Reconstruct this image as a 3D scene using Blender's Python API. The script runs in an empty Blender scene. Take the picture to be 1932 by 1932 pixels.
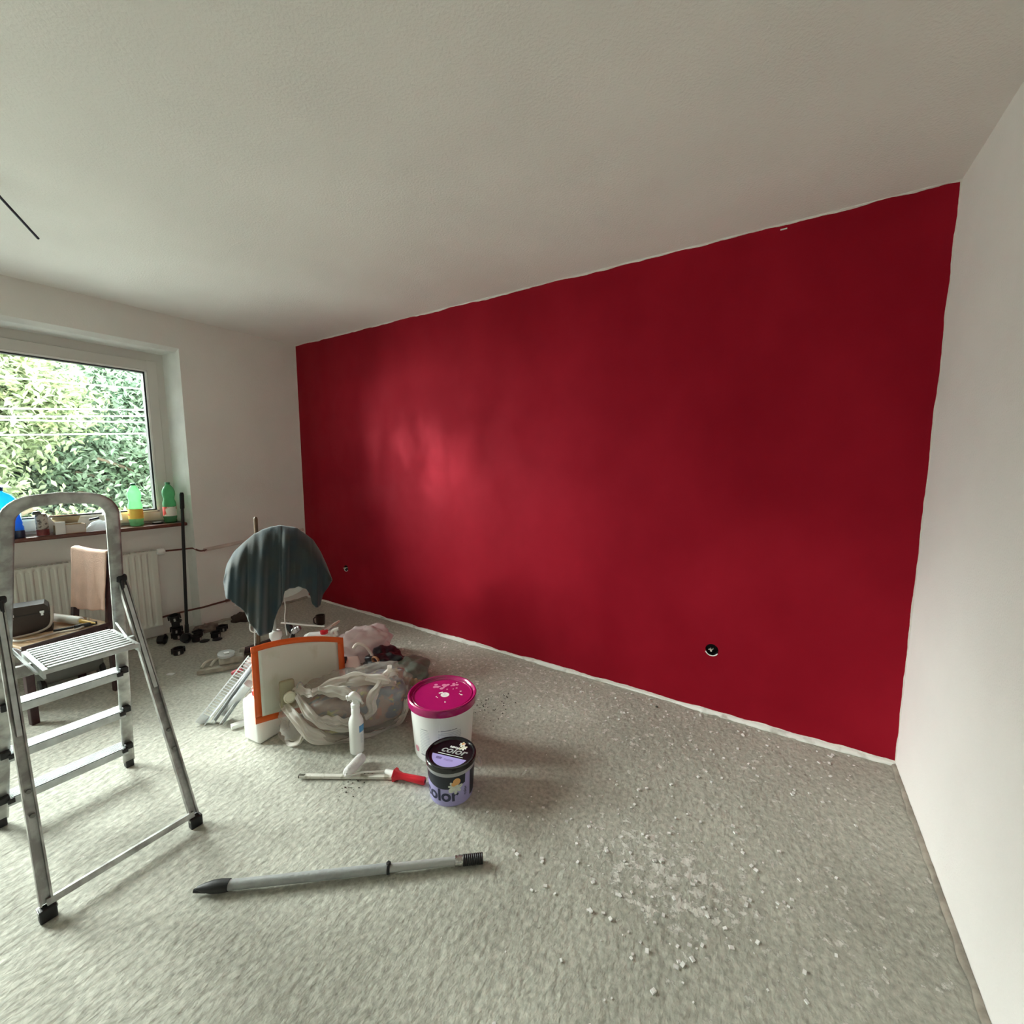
import bpy, bmesh, math, random
from mathutils import Vector, Matrix, noise
PI = math.pi
C = bpy.context.scene.collection
random.seed(7)

# ------------------------------------------------------------------ camera, sky, sun, exposure
CAM = Vector((4.21984, -2.58762, 1.44)); YAW, PITCH, ROLL, FOC = -0.56519, -0.11501, 0.00298, 806.11
RW, RH = 4.76, 2.6                       # length of the red wall, height of the room
def basis():
    f = Vector((math.sin(YAW)*math.cos(PITCH), math.cos(YAW)*math.cos(PITCH), math.sin(PITCH)))
    r = Vector((math.cos(YAW), -math.sin(YAW), 0)); u = r.cross(f)
    return math.cos(ROLL)*r+math.sin(ROLL)*u, -math.sin(ROLL)*r+math.cos(ROLL)*u, f
R_, U_, F_ = basis()
cd = bpy.data.cameras.new('camera'); cam = bpy.data.objects.new('camera', cd); C.objects.link(cam)
cd.sensor_width = 36; cd.lens = FOC/1932*36; cd.clip_start = .05; cd.clip_end = 300
cam.matrix_world = Matrix(((R_.x, U_.x, -F_.x, CAM.x), (R_.y, U_.y, -F_.y, CAM.y), (R_.z, U_.z, -F_.z, CAM.z), (0, 0, 0, 1)))
bpy.context.scene.camera = cam
sc = bpy.context.scene
sc.view_settings.view_transform = 'Standard'; sc.view_settings.look = 'None'
sc.view_settings.gamma = 1; sc.view_settings.use_curve_mapping = False
sc.view_settings.exposure = 0.54
sc.cycles.max_bounces = 14; sc.cycles.diffuse_bounces = 8; sc.cycles.transparent_max_bounces = 24
sc.cycles.sample_clamp_indirect = 6
w = bpy.data.worlds.new('overcast_sky'); sc.world = w; w.use_nodes = True
bg = w.node_tree.nodes['Background']; bg.inputs[0].default_value = (.86, .98, .96, 1); bg.inputs[1].default_value = 11.0
def lamp(name, kind, loc, tgt, **k):
    l = bpy.data.lights.new(name, kind); o = bpy.data.objects.new(name, l); C.objects.link(o)
    o.location = loc; o.rotation_euler = (Vector(tgt)-Vector(loc)).to_track_quat('-Z', 'Y').to_euler()
    for a, v in k.items(): setattr(l, a, v)
    return o
lamp('hazy_sun', 'SUN', (-6, -4.2, 5.2), (0.3, -2.3, 1.6), energy=17, angle=math.radians(48), color=(.94, 1.0, .92))
pl = lamp('window_portal', 'AREA', (-.235, -1.71, 1.6), (1, -1.71, 1.6), shape='RECTANGLE', size=1.32, size_y=1.36)
pl.data.cycles.is_portal = True
pl = lamp('door_portal', 'AREA', (-.235, -3.12, 1.2), (1, -3.12, 1.2), shape='RECTANGLE', size=1.25, size_y=2.2)
pl.data.cycles.is_portal = True

# ------------------------------------------------------------------ surveying helpers
def ray(x, y): return F_*FOC + R_*(x-966) + U_*(966-y)
def onz(x, y, z):
    d = ray(x, y); return CAM + d*((z-CAM.z)/d.z)
def onx(x, y, X):
    d = ray(x, y); return CAM + d*((X-CAM.x)/d.x)
def ony(x, y, Y):
    d = ray(x, y); return CAM + d*((Y-CAM.y)/d.y)
def face_rot(bx, by):                    # yaw that turns a thing's local -Y towards the middle of the room's viewer side
    d = Vector((bx-CAM.x, by-CAM.y)); return math.atan2(-d.x, d.y)
def uz(x, y, bx, by):                    # survey point -> (sideways, height) at a thing standing at bx, by
    n = Vector((bx-CAM.x, by-CAM.y, 0)); d = ray(x, y); p = CAM + d*((n.dot(n))/(d.dot(n)))
    a = face_rot(bx, by); q = p-Vector((bx, by, 0))
    return q.x*math.cos(a)+q.y*math.sin(a), p.z

# ------------------------------------------------------------------ mesh builder
def rotm(rx=0, ry=0, rz=0):
    return Matrix.Rotation(rz, 3, 'Z') @ Matrix.Rotation(ry, 3, 'Y') @ Matrix.Rotation(rx, 3, 'X')
class B:
    def __init__(s): s.v = []; s.f = []
    def add(s, vs, fs, M=None, loc=(0, 0, 0)):
        n = len(s.v); L = Vector(loc)
        s.v += [((M @ Vector(p)) if M else Vector(p)) + L for p in vs]
        s.f += [tuple(i+n for i in f) for f in fs]; return s
    def box(s, c, d, M=None, bev=0):
        x, y, z = d[0]/2, d[1]/2, d[2]/2
        if bev <= 0:
            vs = [(a*x, b*y, e*z) for a in (-1, 1) for b in (-1, 1) for e in (-1, 1)]
            fs = [(0, 1, 3, 2), (4, 6, 7, 5), (0, 4, 5, 1), (2, 3, 7, 6), (0, 2, 6, 4), (1, 5, 7, 3)]
            return s.add(vs, fs, M, c)
        bm = bmesh.new(); bmesh.ops.create_cube(bm, size=1)
        for v in bm.verts: v.co = Vector((v.co.x*2*x, v.co.y*2*y, v.co.z*2*z))
        bmesh.ops.bevel(bm, geom=bm.edges[:], offset=bev, segments=3, affect='EDGES', profile=.6)
        bm.verts.index_update()
        s.add([v.co.copy() for v in bm.verts], [tuple(v.index for v in f.verts) for f in bm.faces], M, c); bm.free(); return s
    def tube(s, path, r, n=10, cap=True, closed=False, rz=None, up=None):
        P = [Vector(p) for p in path]; m = len(P); rings = []
        ref = Vector(up) if up else None; prev = None
        for i, p in enumerate(P):
            if closed: t = (P[(i+1) % m]-P[i-1]).normalized()
            else: t = (P[min(i+1, m-1)]-P[max(i-1, 0)]).normalized()
            if ref is not None: a = ref - t*ref.dot(t)
            elif prev is None: a = t.orthogonal()
            else: a = prev - t*prev.dot(t)
            a.normalize(); prev = a; b = t.cross(a)
            rr = r[i] if isinstance(r, (list, tuple)) else r; r2 = rr if rz is None else rz
            rings.append([p + a*(rr*math.cos(2*PI*k/n)) + b*(r2*math.sin(2*PI*k/n)) for k in range(n)])
        vs = [q for g in rings for q in g]; fs = []
        for i in range(m if closed else m-1):
            j = (i+1) % m
            for k in range(n): fs.append((i*n+k, i*n+(k+1) % n, j*n+(k+1) % n, j*n+k))
        if cap and not closed: fs += [tuple(range(n))[::-1], tuple((m-1)*n+k for k in range(n))]
        return s.add(vs, fs)
    def sweep(s, path, prof, nrm, cap=True):      # prof: (a along nrm, b sideways)
        P = [Vector(p) for p in path]; m = len(P); n = len(prof); N = Vector(nrm).normalized(); vs = []; fs = []
        for i, p in enumerate(P):
            t1 = (P[i]-P[i-1]).normalized() if i else (P[1]-P[0]).normalized()
            t2 = (P[i+1]-P[i]).normalized() if i < m-1 else t1
            t = (t1+t2).normalized(); b = t.cross(N).normalized(); k = 1/max(.5, t.dot(t1))
            vs += [p + N*q[0] + b*q[1]*k for q in prof]
        for i in range(m-1):
            for k in range(n): fs.append((i*n+k, i*n+(k+1) % n, (i+1)*n+(k+1) % n, (i+1)*n+k))
        if cap: fs += [tuple(range(n))[::-1], tuple((m-1)*n+k for k in range(n))]
        return s.add(vs, fs)
    def lathe(s, prof, n=32, c=(0, 0, 0), M=None, cap0=True, cap1=True, fn=None):
        vs = []; fs = []
        for r, z in prof:
            for k in range(n):
                a = 2*PI*k/n; q = r*(fn(a, z) if fn else 1); vs.append((q*math.cos(a), q*math.sin(a), z))
        m = len(prof)
        for i in range(m-1):
            for k in range(n): fs.append((i*n+k, i*n+(k+1) % n, (i+1)*n+(k+1) % n, (i+1)*n+k))
        if cap0: fs.append(tuple(range(n))[::-1])
        if cap1: fs.append(tuple((m-1)*n+k for k in range(n)))
        return s.add(vs, fs, M, c)
    def grid(s, fn, nu, nv, wrap=False):
        vs = [fn(i/(nu if wrap else nu-1), j/(nv-1)) for j in range(nv) for i in range(nu)]; fs = []
        for j in range(nv-1):
            for i in range(nu if wrap else nu-1):
                k = (i+1) % nu; fs.append((j*nu+i, j*nu+k, (j+1)*nu+k, (j+1)*nu+i))
        return s.add(vs, fs)
    def poly(s, pts, lo, hi, ax=2, M=None, c=(0, 0, 0)):    # prism of a 2D outline between lo and hi along axis
        n = len(pts); vs = []
        for h in (lo, hi):
            for a, b in pts: vs.append({2: (a, b, h), 1: (a, h, b), 0: (h, a, b)}[ax])
        fs = [tuple(range(n))[::-1], tuple(range(n, 2*n))]+[(i, (i+1) % n, n+(i+1) % n, n+i) for i in range(n)]
        return s.add(vs, fs, M, c)
    def build(s, name, mat, parent=None, org=None, smooth=None, mods=()):
        o0 = Vector(org) if org else Vector((0, 0, 0))
        me = bpy.data.meshes.new(name); me.from_pydata([tuple(v-o0) for v in s.v], [], s.f); me.update()
        bm = bmesh.new(); bm.from_mesh(me); bmesh.ops.recalc_face_normals(bm, faces=bm.faces[:]); bm.to_mesh(me); bm.free()
        me.materials.append(mat); o = bpy.data.objects.new(name, me); C.objects.link(o)
        if parent is not None: o.parent = parent
        elif org: o.location = o0
        if smooth:
            for p in me.polygons: p.use_smooth = True
            try: me.set_sharp_from_angle(angle=math.radians(smooth))
            except Exception: pass
        for k, a in mods:
            m = o.modifiers.new(k.lower(), k)
            for kk, vv in a.items(): setattr(m, kk, vv)
        return o
def tag(o, label=None, cat=None, group=None, kind=None):
    if label: o['label'] = label
    if cat: o['category'] = cat
    if group: o['group'] = group
    if kind: o['kind'] = kind
    return o
def thing(name, label, cat, loc, rz=0, group=None, rot=None):
    o = bpy.data.objects.new(name, None); C.objects.link(o); o.location = loc
    o.rotation_euler = rot if rot else (0, 0, rz); o.empty_display_size = .05
    return tag(o, label, cat, group)
def dup(root, loc, rot, label, group=None):
    r = root.copy(); C.objects.link(r); r.location = loc; r.rotation_euler = rot; r['label'] = label
    for ch in list(root.children):
        c = ch.copy(); C.objects.link(c); c.parent = r
        for g in ch.children: d = g.copy(); C.objects.link(d); d.parent = c
    return r
def spline(pts, n=8):
    P = [Vector(p) for p in pts]; out = []
    for i in range(len(P)-1):
        a = P[max(i-1, 0)]; b = P[i]; c = P[i+1]; d = P[min(i+2, len(P)-1)]
        for k in range(n):
            t = k/n; out.append(.5*((2*b)+(-a+c)*t+(2*a-5*b+4*c-d)*t*t+(-a+3*b-3*c+d)*t**3))
    out.append(P[-1]); return out
def lerpt(tab, x):
    if x <= tab[0][0]: return tab[0][1]
    for (a, p), (b, q) in zip(tab, tab[1:]):
        if x <= b: return p+(q-p)*(x-a)/(b-a)
    return tab[-1][1]
def nz(x, y=0, z=0): return noise.noise(Vector((x, y, z)))

# ------------------------------------------------------------------ materials
def mat(name, col, rough=.6, metal=0, bump=0, bscale=60, var=0, vscale=8, col2=None, spec=.5, coat=0, trans=0, ior=1.45, sub=0, stretch=None, vth=None):
    m = bpy.data.materials.new(name); m.use_nodes = True; nt = m.node_tree; N = nt.nodes; L = nt.links
    p = N['Principled BSDF']; p.inputs['Base Color'].default_value = (*col, 1); p.inputs['Roughness'].default_value = rough
    p.inputs['Metallic'].default_value = metal; p.inputs['Specular IOR Level'].default_value = spec
    p.inputs['Coat Weight'].default_value = coat; p.inputs['Transmission Weight'].default_value = trans; p.inputs['IOR'].default_value = ior
    if sub: p.inputs['Subsurface Weight'].default_value = sub; p.inputs['Subsurface Radius'].default_value = (.02, .02, .02)
    tc = N.new('ShaderNodeTexCoord'); out = tc.outputs['Object']
    if stretch:
        mp = N.new('ShaderNodeMapping'); mp.inputs['Scale'].default_value = stretch; L.new(out, mp.inputs[0]); out = mp.outputs[0]
    if var or col2:
        t = N.new('ShaderNodeTexNoise'); t.inputs['Scale'].default_value = vscale; t.inputs['Detail'].default_value = 6; L.new(out, t.inputs[0])
        r = N.new('ShaderNodeValToRGB'); c2 = col2 or tuple(c*(1-var) for c in col)
        lo, hi = vth or (.38, .62)
        r.color_ramp.elements[0].position = lo; r.color_ramp.elements[1].position = hi
        r.color_ramp.elements[0].color = (*c2, 1); r.color_ramp.elements[1].color = (*col, 1)
        L.new(t.outputs['Fac'], r.inputs[0]); L.new(r.outputs[0], p.inputs['Base Color'])
    if bump:
        t = N.new('ShaderNodeTexNoise'); t.inputs['Scale'].default_value = bscale; t.inputs['Detail'].default_value = 5; L.new(out, t.inputs[0])
        b = N.new('ShaderNodeBump'); b.inputs['Strength'].default_value = bump; b.inputs['Distance'].default_value = .004
        L.new(t.outputs['Fac'], b.inputs['Height']); L.new(b.outputs[0], p.inputs['Normal'])
    return m
def film(name, col, alpha=.5, rough=.3):              # thin translucent plastic
    m = bpy.data.materials.new(name); m.use_nodes = True; nt = m.node_tree; N = nt.nodes; L = nt.links
    p = N['Principled BSDF']; p.inputs['Base Color'].default_value = (*col, 1); p.inputs['Roughness'].default_value = rough
    tr = N.new('ShaderNodeBsdfTranslucent'); tr.inputs[0].default_value = (*col, 1)
    tp = N.new('ShaderNodeBsdfTransparent'); tp.inputs[0].default_value = (*[min(1, .25+.75*c) for c in col], 1)
    a = N.new('ShaderNodeMixShader'); a.inputs[0].default_value = .35; L.new(p.outputs[0], a.inputs[1]); L.new(tr.outputs[0], a.inputs[2])
    b = N.new('ShaderNodeMixShader'); b.inputs[0].default_value = alpha; L.new(tp.outputs[0], b.inputs[1]); L.new(a.outputs[0], b.inputs[2])
    L.new(b.outputs[0], N['Material Output'].inputs[0]); return m
plaster = mat('white_plaster', (.78, .765, .73), .9, bump=.35, bscale=90, var=.05, vscale=2.2)
plaster_r = mat('white_wall_paint', (.80, .79, .77), .9, bump=.5, bscale=130, var=.03, vscale=3)
ceil_m = mat('ceiling_paint', (.86, .85, .82), .92, bump=.5, bscale=110, var=.05, vscale=1.5)
reveal_m = mat('window_reveal_plaster', (.78, .79, .76), .85, bump=.3, bscale=60, var=.10, vscale=5)
alu = mat('scuffed_aluminium', (.50, .51, .49), .42, .8, bump=.15, bscale=40, col2=(.28, .27, .26), vscale=18)
alu_pale = mat('pale_ribbed_aluminium', (.60, .64, .64), .5, .35, bump=.1, bscale=60, var=.18, vscale=25)
black_p = mat('black_plastic', (.012, .012, .013), .5)
white_p = mat('white_plastic', (.78, .79, .77), .4, sub=.1)
steel = mat('steel', (.6, .6, .6), .3, 1)
copper = mat('painted_copper_pipe', (.16, .05, .035), .5, var=.4, vscale=30)
pvc = mat('window_pvc', (.60, .585, .55), .35)
pvc_l = mat('window_pvc_bead', (.80, .80, .77), .35)
gask = mat('black_gasket', (.02, .022, .025), .6)
sillm = mat('brown_sill', (.13, .04, .025), .35, var=.3, vscale=12, coat=.2)
silltop = mat('sky_lit_sill_top', (.42, .40, .34), .45, var=.3, vscale=9)  # unused; pale tone stands for window light reflected on the sill
radm = mat('radiator_enamel', (.66, .66, .60), .4, var=.04, vscale=4)
red_p = mat('red_plastic', (.62, .015, .03), .35)
maroon = mat('dark_stained_wood', (.05, .018, .02), .4, var=.4, vscale=20)
ply = mat('plywood', (.62, .42, .25), .6, var=.25, vscale=12, stretch=(1, 8, 1))
dust = mat('dusty_grey_brown', (.34, .31, .26), .85, bump=.3, var=.3, vscale=25)
clear = film('clear_plastic', (.85, .88, .88), .28, .15)
bagm = film('milky_bag_plastic', (.74, .70, .64), .5, .28)
bagf = film('milky_bag_fold', (.82, .79, .74), .75, .3)
pbag = film('pinkish_bag_plastic', (.80, .68, .68), .82, .3)
greybag = mat('grey_green_bag', (.17, .20, .17), .45, bump=.4, bscale=20, var=.3, vscale=14)
blackbag = mat('black_bag', (.015, .015, .02), .3, bump=.5, bscale=25)
canw = mat('canister_plastic', (.82, .83, .80), .35, var=.04, vscale=6, sub=.15)
glassm = bpy.data.materials.new('window_glass'); glassm.use_nodes = True
_n = glassm.node_tree; _n.nodes.remove(_n.nodes['Principled BSDF'])
_t = _n.nodes.new('ShaderNodeBsdfTransparent'); _g = _n.nodes.new('ShaderNodeBsdfGlossy'); _g.inputs['Roughness'].default_value = .02
_f = _n.nodes.new('ShaderNodeFresnel'); _f.inputs[0].default_value = 1.35; _x = _n.nodes.new('ShaderNodeMixShader')
_n.links.new(_f.outputs[0], _x.inputs[0]); _n.links.new(_t.outputs[0], _x.inputs[1]); _n.links.new(_g.outputs[0], _x.inputs[2])
_n.links.new(_x.outputs[0], _n.nodes['Material Output'].inputs[0])

def math_(nt, op, a, b=None, c=None):
    n = nt.nodes.new('ShaderNodeMath'); n.operation = op
    for i, q in enumerate((a, b, c)):
        if q is None: continue
        if isinstance(q, (int, float)): n.inputs[i].default_value = q
        else: nt.links.new(q, n.inputs[i])
    return n.outputs[0]
def noise_(nt, vec, scale, detail=4, sx=None, rough=.5):
    t = nt.nodes.new('ShaderNodeTexNoise'); t.inputs['Scale'].default_value = scale; t.inputs['Detail'].default_value = detail
    t.inputs['Roughness'].default_value = rough
    if sx:
        mp = nt.nodes.new('ShaderNodeMapping'); mp.inputs['Scale'].default_value = sx[:3]
        if len(sx) > 3: mp.inputs['Rotation'].default_value = (0, 0, sx[3])
        nt.links.new(vec, mp.inputs[0]); vec = mp.outputs[0]
    nt.links.new(vec, t.inputs[0]); return t.outputs['Fac']
def ramp_(nt, f, lo, hi, c0=(0, 0, 0), c1=(1, 1, 1)):
    r = nt.nodes.new('ShaderNodeValToRGB'); nt.links.new(f, r.inputs[0])
    r.color_ramp.elements[0].position = lo; r.color_ramp.elements[1].position = hi
    r.color_ramp.elements[0].color = (*c0, 1); r.color_ramp.elements[1].color = (*c1, 1); return r.outputs[0]
def mix_(nt, f, a, b, bt='MIX'):
    m = nt.nodes.new('ShaderNodeMix'); m.data_type = 'RGBA'; m.blend_type = bt
    for i, q in ((0, f), (6, a), (7, b)):
        if isinstance(q, tuple): m.inputs[i].default_value = (*q, 1)
        elif isinstance(q, (int, float)): m.inputs[i].default_value = q
        else: nt.links.new(q, m.inputs[i])
    return m.outputs[2]
def red_wall_material():
    m = bpy.data.materials.new('red_wall_paint'); m.use_nodes = True; nt = m.node_tree; p = nt.nodes['Principled BSDF']
    tc = nt.nodes.new('ShaderNodeTexCoord').outputs['Object']; s = nt.nodes.new('ShaderNodeSeparateXYZ'); nt.links.new(tc, s.inputs[0])
    X, Z = s.outputs[0], s.outputs[2]
    rag = math_(nt, 'MULTIPLY', math_(nt, 'SUBTRACT', noise_(nt, tc, 7, 5), .5), .028)
    rag2 = math_(nt, 'MULTIPLY', math_(nt, 'SUBTRACT', noise_(nt, tc, 2.3, 3), .5), .03)
    rg = math_(nt, 'ADD', rag, rag2)
    top = math_(nt, 'GREATER_THAN', math_(nt, 'SUBTRACT', RH-.008, math_(nt, 'ADD', Z, rg)), 0)
    bot = math_(nt, 'GREATER_THAN', math_(nt, 'ADD', Z, rg), .022)
    lf = math_(nt, 'GREATER_THAN', math_(nt, 'ADD', X, math_(nt, 'MULTIPLY', rg, .25)), .004)
    rt = math_(nt, 'GREATER_THAN', math_(nt, 'SUBTRACT', RW-.006, math_(nt, 'ADD', X, math_(nt, 'MULTIPLY', rg, .5))), 0)
    msk = math_(nt, 'MULTIPLY', math_(nt, 'MULTIPLY', top, bot), math_(nt, 'MULTIPLY', lf, rt))
    red = mix_(nt, ramp_(nt, noise_(nt, tc, 1.6, 5, (1, 1, .8)), .35, .65), (.275, .004, .015), (.345, .008, .022))
    nt.links.new(mix_(nt, msk, (.78, .76, .72), red), p.inputs['Base Color'])
    # roller overlaps and touched-up areas dry to different gloss
    ro = ramp_(nt, noise_(nt, tc, 2.4, 5, (1.2, 1, .8)), .42, .60, (.48,)*3, (.62,)*3)
    nt.links.new(mix_(nt, msk, (.9, .9, .9), ro), p.inputs['Roughness']); p.inputs['Metallic'].default_value = .36; p.inputs['Specular IOR Level'].default_value = .8; p.inputs['Specular Tint'].default_value = (1, .17, .22, 1)  # metallic share and red tint put in to strengthen the wall's highlight
    b = nt.nodes.new('ShaderNodeBump'); b.inputs['Strength'].default_value = .12; b.inputs['Distance'].default_value = .002
    nt.links.new(noise_(nt, tc, 120, 3), b.inputs['Height'])
    b2 = nt.nodes.new('ShaderNodeBump'); b2.inputs['Strength'].default_value = .35; b2.inputs['Distance'].default_value = .012
    nt.links.new(noise_(nt, tc, 3.5, 3), b2.inputs['Height']); nt.links.new(b.outputs[0], b2.inputs['Normal'])
    nt.links.new(b2.outputs[0], p.inputs['Normal']); return m
def floor_material():
    m = bpy.data.materials.new('raw_concrete_screed'); m.use_nodes = True; nt = m.node_tree; p = nt.nodes['Principled BSDF']
    tc = nt.nodes.new('ShaderNodeTexCoord').outputs['Object']; s = nt.nodes.new('ShaderNodeSeparateXYZ'); nt.links.new(tc, s.inputs[0])
    base = mix_(nt, ramp_(nt, noise_(nt, tc, 1.3, 6), .35, .65), (.39, .39, .335), (.49, .49, .425))
    fine = ramp_(nt, noise_(nt, tc, 55, 4), .3, .70, (.72,)*3, (1.14,)*3)
    base = mix_(nt, 1.0, base, fine, 'MULTIPLY')
    # pale plaster splashes, thick around x 3.9, y -1.2 and loosely along the red wall
    def blob(cx, cy, rx, ry):
        dx = math_(nt, 'DIVIDE', math_(nt, 'SUBTRACT', s.outputs[0], cx), rx); dy = math_(nt, 'DIVIDE', math_(nt, 'SUBTRACT', s.outputs[1], cy), ry)
        d = math_(nt, 'ADD', math_(nt, 'MULTIPLY', dx, dx), math_(nt, 'MULTIPLY', dy, dy))
        return math_(nt, 'MAXIMUM', math_(nt, 'SUBTRACT', 1, d), 0)
    dens = math_(nt, 'MAXIMUM', blob(3.95, -1.15, .45, .30), math_(nt, 'MULTIPLY', blob(2.9, -.35, 2.6, .55), .6))
    dens = math_(nt, 'MAXIMUM', dens, math_(nt, 'MULTIPLY', blob(4.4, -.9, .6, 1.1), .5))
    spl = math_(nt, 'ADD', noise_(nt, tc, 24, 8, None, .68), math_(nt, 'MULTIPLY', dens, .16))
    base = mix_(nt, ramp_(nt, spl, .64, .70), base, (.66, .65, .60))
    pit = ramp_(nt, noise_(nt, tc, 34, 3), .27, .31, (1,)*3, (0,)*3)
    base = mix_(nt, math_(nt, 'MULTIPLY', pit, .5), base, (.17, .16, .13))
    nt.links.new(base, p.inputs['Base Color']); p.inputs['Roughness'].default_value = .85; p.inputs['Specular IOR Level'].default_value = .3
    h = math_(nt, 'ADD', math_(nt, 'MULTIPLY', noise_(nt, tc, 45, 5, (1, .6, 1, .7)), .9), math_(nt, 'MULTIPLY', noise_(nt, tc, 14, 6), .9))
    h = math_(nt, 'ADD', h, math_(nt, 'MULTIPLY', ramp_(nt, spl, .64, .70), .25))
    b = nt.nodes.new('ShaderNodeBump'); b.inputs['Strength'].default_value = .7; b.inputs['Distance'].default_value = .010
    nt.links.new(h, b.inputs['Height']); nt.links.new(b.outputs[0], p.inputs['Normal']); return m

# ------------------------------------------------------------------ room shell
YB = -4.6                                       # wall behind the viewer
b = B(); b.grid(lambda u, v: Vector((-.12+(RW+.12)*u, YB*(1-v), .003*nz(u*9, v*9)+.0015*nz(u*40, v*40) if 0 < u < 1 and 0 < v < 1 else 0)), 160, 150)
b.box((RW/2, YB/2, -.11), (RW+.6, -YB+.4, .2))
tag(b.build('floor', floor_material(), smooth=40), kind='structure')
b = B(); b.box((RW/2, YB/2, RH+.1), (RW+.7, -YB+.4, .2)); tag(b.build('ceiling', ceil_m), kind='structure')
# ragged bead of plaster where the ceiling meets the red wall
b = B()
def bead(u, v):
    x = RW*u; th = max(.0006, .0014+.003*nz(x*7, 5)+.0015*nz(x*31, 2)); a = v*PI/2
    return Vector((x, -th*2.2*math.cos(a)-.0005, RH-th*1.8*math.sin(a)))
b.grid(bead, 500, 4); tag(b.build('trim_2', plaster, smooth=60), kind='structure')
RED = red_wall_material()
holes = [(.656, .408, .03), (3.935, .380, .034)]
b = B()                                          # red wall plane with two round socket holes
bm = bmesh.new()
def wall_with_holes():
    xs = [0]; out = B()
    prev = 0
    for hx, hz, r in holes:
        q = .08
        out.add([(prev, 0, 0), (hx-q, 0, 0), (hx-q, 0, RH), (prev, 0, RH)], [(0, 1, 2, 3)])
        out.add([(hx-q, 0, hz+q), (hx+q, 0, hz+q), (hx+q, 0, RH), (hx-q, 0, RH)], [(0, 1, 2, 3)])
        out.add([(hx-q, 0, 0), (hx+q, 0, 0), (hx+q, 0, hz-q), (hx-q, 0, hz-q)], [(0, 1, 2, 3)])
        n = 32; ring = []; sq = []
        for k in range(n):
            a = 2*PI*k/n; rr = r*(1+.05*nz(k*.9, hx)); ring.append((hx+rr*math.cos(a), 0, hz+rr*math.sin(a)))
            c, s_ = math.cos(a), math.sin(a); m = q/max(abs(c), abs(s_)); sq.append((hx+m*c, 0, hz+m*s_))
        out.add(ring+sq, [(k, (k+1) % n, n+(k+1) % n, n+k) for k in range(n)])
        out.add(ring+[(x, .05, z) for x, _, z in ring], [(k, (k+1) % n, n+(k+1) % n, n+k) for k in range(n)])
        prev = hx+q
    out.add([(prev, 0, 0), (RW, 0, 0), (RW, 0, RH), (prev, 0, RH)], [(0, 1, 2, 3)])
    return out
b = wall_with_holes(); b.box((RW/2, .16, RH/2), (RW+.6, .2, RH+.3))
tag(b.build('wall_back', RED), kind='structure')
b = B(); b.box((RW+.1, YB/2, RH/2), (.2, -YB+.4, RH)); tag(b.build('wall_right', plaster_r), kind='structure')
b = B(); b.box((RW/2, YB-.1, RH/2), (RW+.6, .2, RH)); tag(b.build('wall_front', plaster), kind='structure')
# window wall: niche to the floor, splayed reveals, through opening above the sill
Y1, Y2, ZT = -1.0, -2.40, 2.355
W1, W2, WT, WS, XW = -1.065, -2.34, 2.29, .925, -.30
b = B()
b.add([(0, 0, 0), (0, Y1, 0), (0, Y1, RH), (0, 0, RH)], [(0, 1, 2, 3)])
b.add([(0, Y1, ZT), (0, Y2, ZT), (0, Y2, RH), (0, Y1, RH)], [(0, 1, 2, 3)])
D1, D2, DT = -2.52, -3.72, 2.30
b.add([(0, Y2, 0), (0, D1, 0), (0, D1, RH), (0, Y2, RH)], [(0, 1, 2, 3)]); b.add([(0, D2, 0), (0, YB, 0), (0, YB, RH), (0, D2, RH)], [(0, 1, 2, 3)]); b.add([(0, D1, DT), (0, D2, DT), (0, D2, RH), (0, D1, RH)], [(0, 1, 2, 3)])
b.box((-.17, (D1+W2)/2, 1.3), (.33, W2-D1-.012, 2.8)); b.box((-.17, (D1+D2)/2, 2.5), (.33, D1-D2+.02, .40)); b.box((-.17, (D1+D2)/2, .02), (.33, D1-D2+.02, .06))
b.box((-.29, -.44, 1.3), (.1, 1.24, 2.8)); b.box((-.17, (D2+YB)/2-.05, 1.3), (.33, D2-YB+.1, 2.8)); b.box((-.32, -1.7, 2.5), (.1, 1.5, .44))
b.box((-.16, .1, 1.3), (.3, .2, 2.8))
b.box((-.22, (Y1+Y2)/2, .45), (.24, 1.36, .93))                       # parapet under the window, set back
tag(b.build('wall_left', plaster), kind='structure')
b = B()
L0 = [(0, Y1, ZT), (0, Y2, ZT)]
def quad(a, c, d, e): b.add([a, c, d, e], [(0, 1, 2, 3)])
quad((0, Y1, ZT), (0, Y2, ZT), (-.035, Y2+.012, ZT-.028), (-.035, Y1-.012, ZT-.028))
quad((-.035, Y1-.012, ZT-.028), (-.035, Y2+.012, ZT-.028), (XW, W2, WT+.02), (XW, W1, WT+.02))
for s_, ya, yb in ((1, Y1, W1), (-1, Y2, W2)):
    quad((0, ya, 0), (0, ya, ZT), (-.035, ya-.012*s_, ZT-.028), (-.035, ya-.012*s_, 0))
    quad((-.035, ya-.012*s_, 0), (-.035, ya-.012*s_, ZT-.028), (XW, yb, WT+.02), (XW, yb, 0))
tag(b.build('trim_3', reveal_m), kind='structure')
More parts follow.
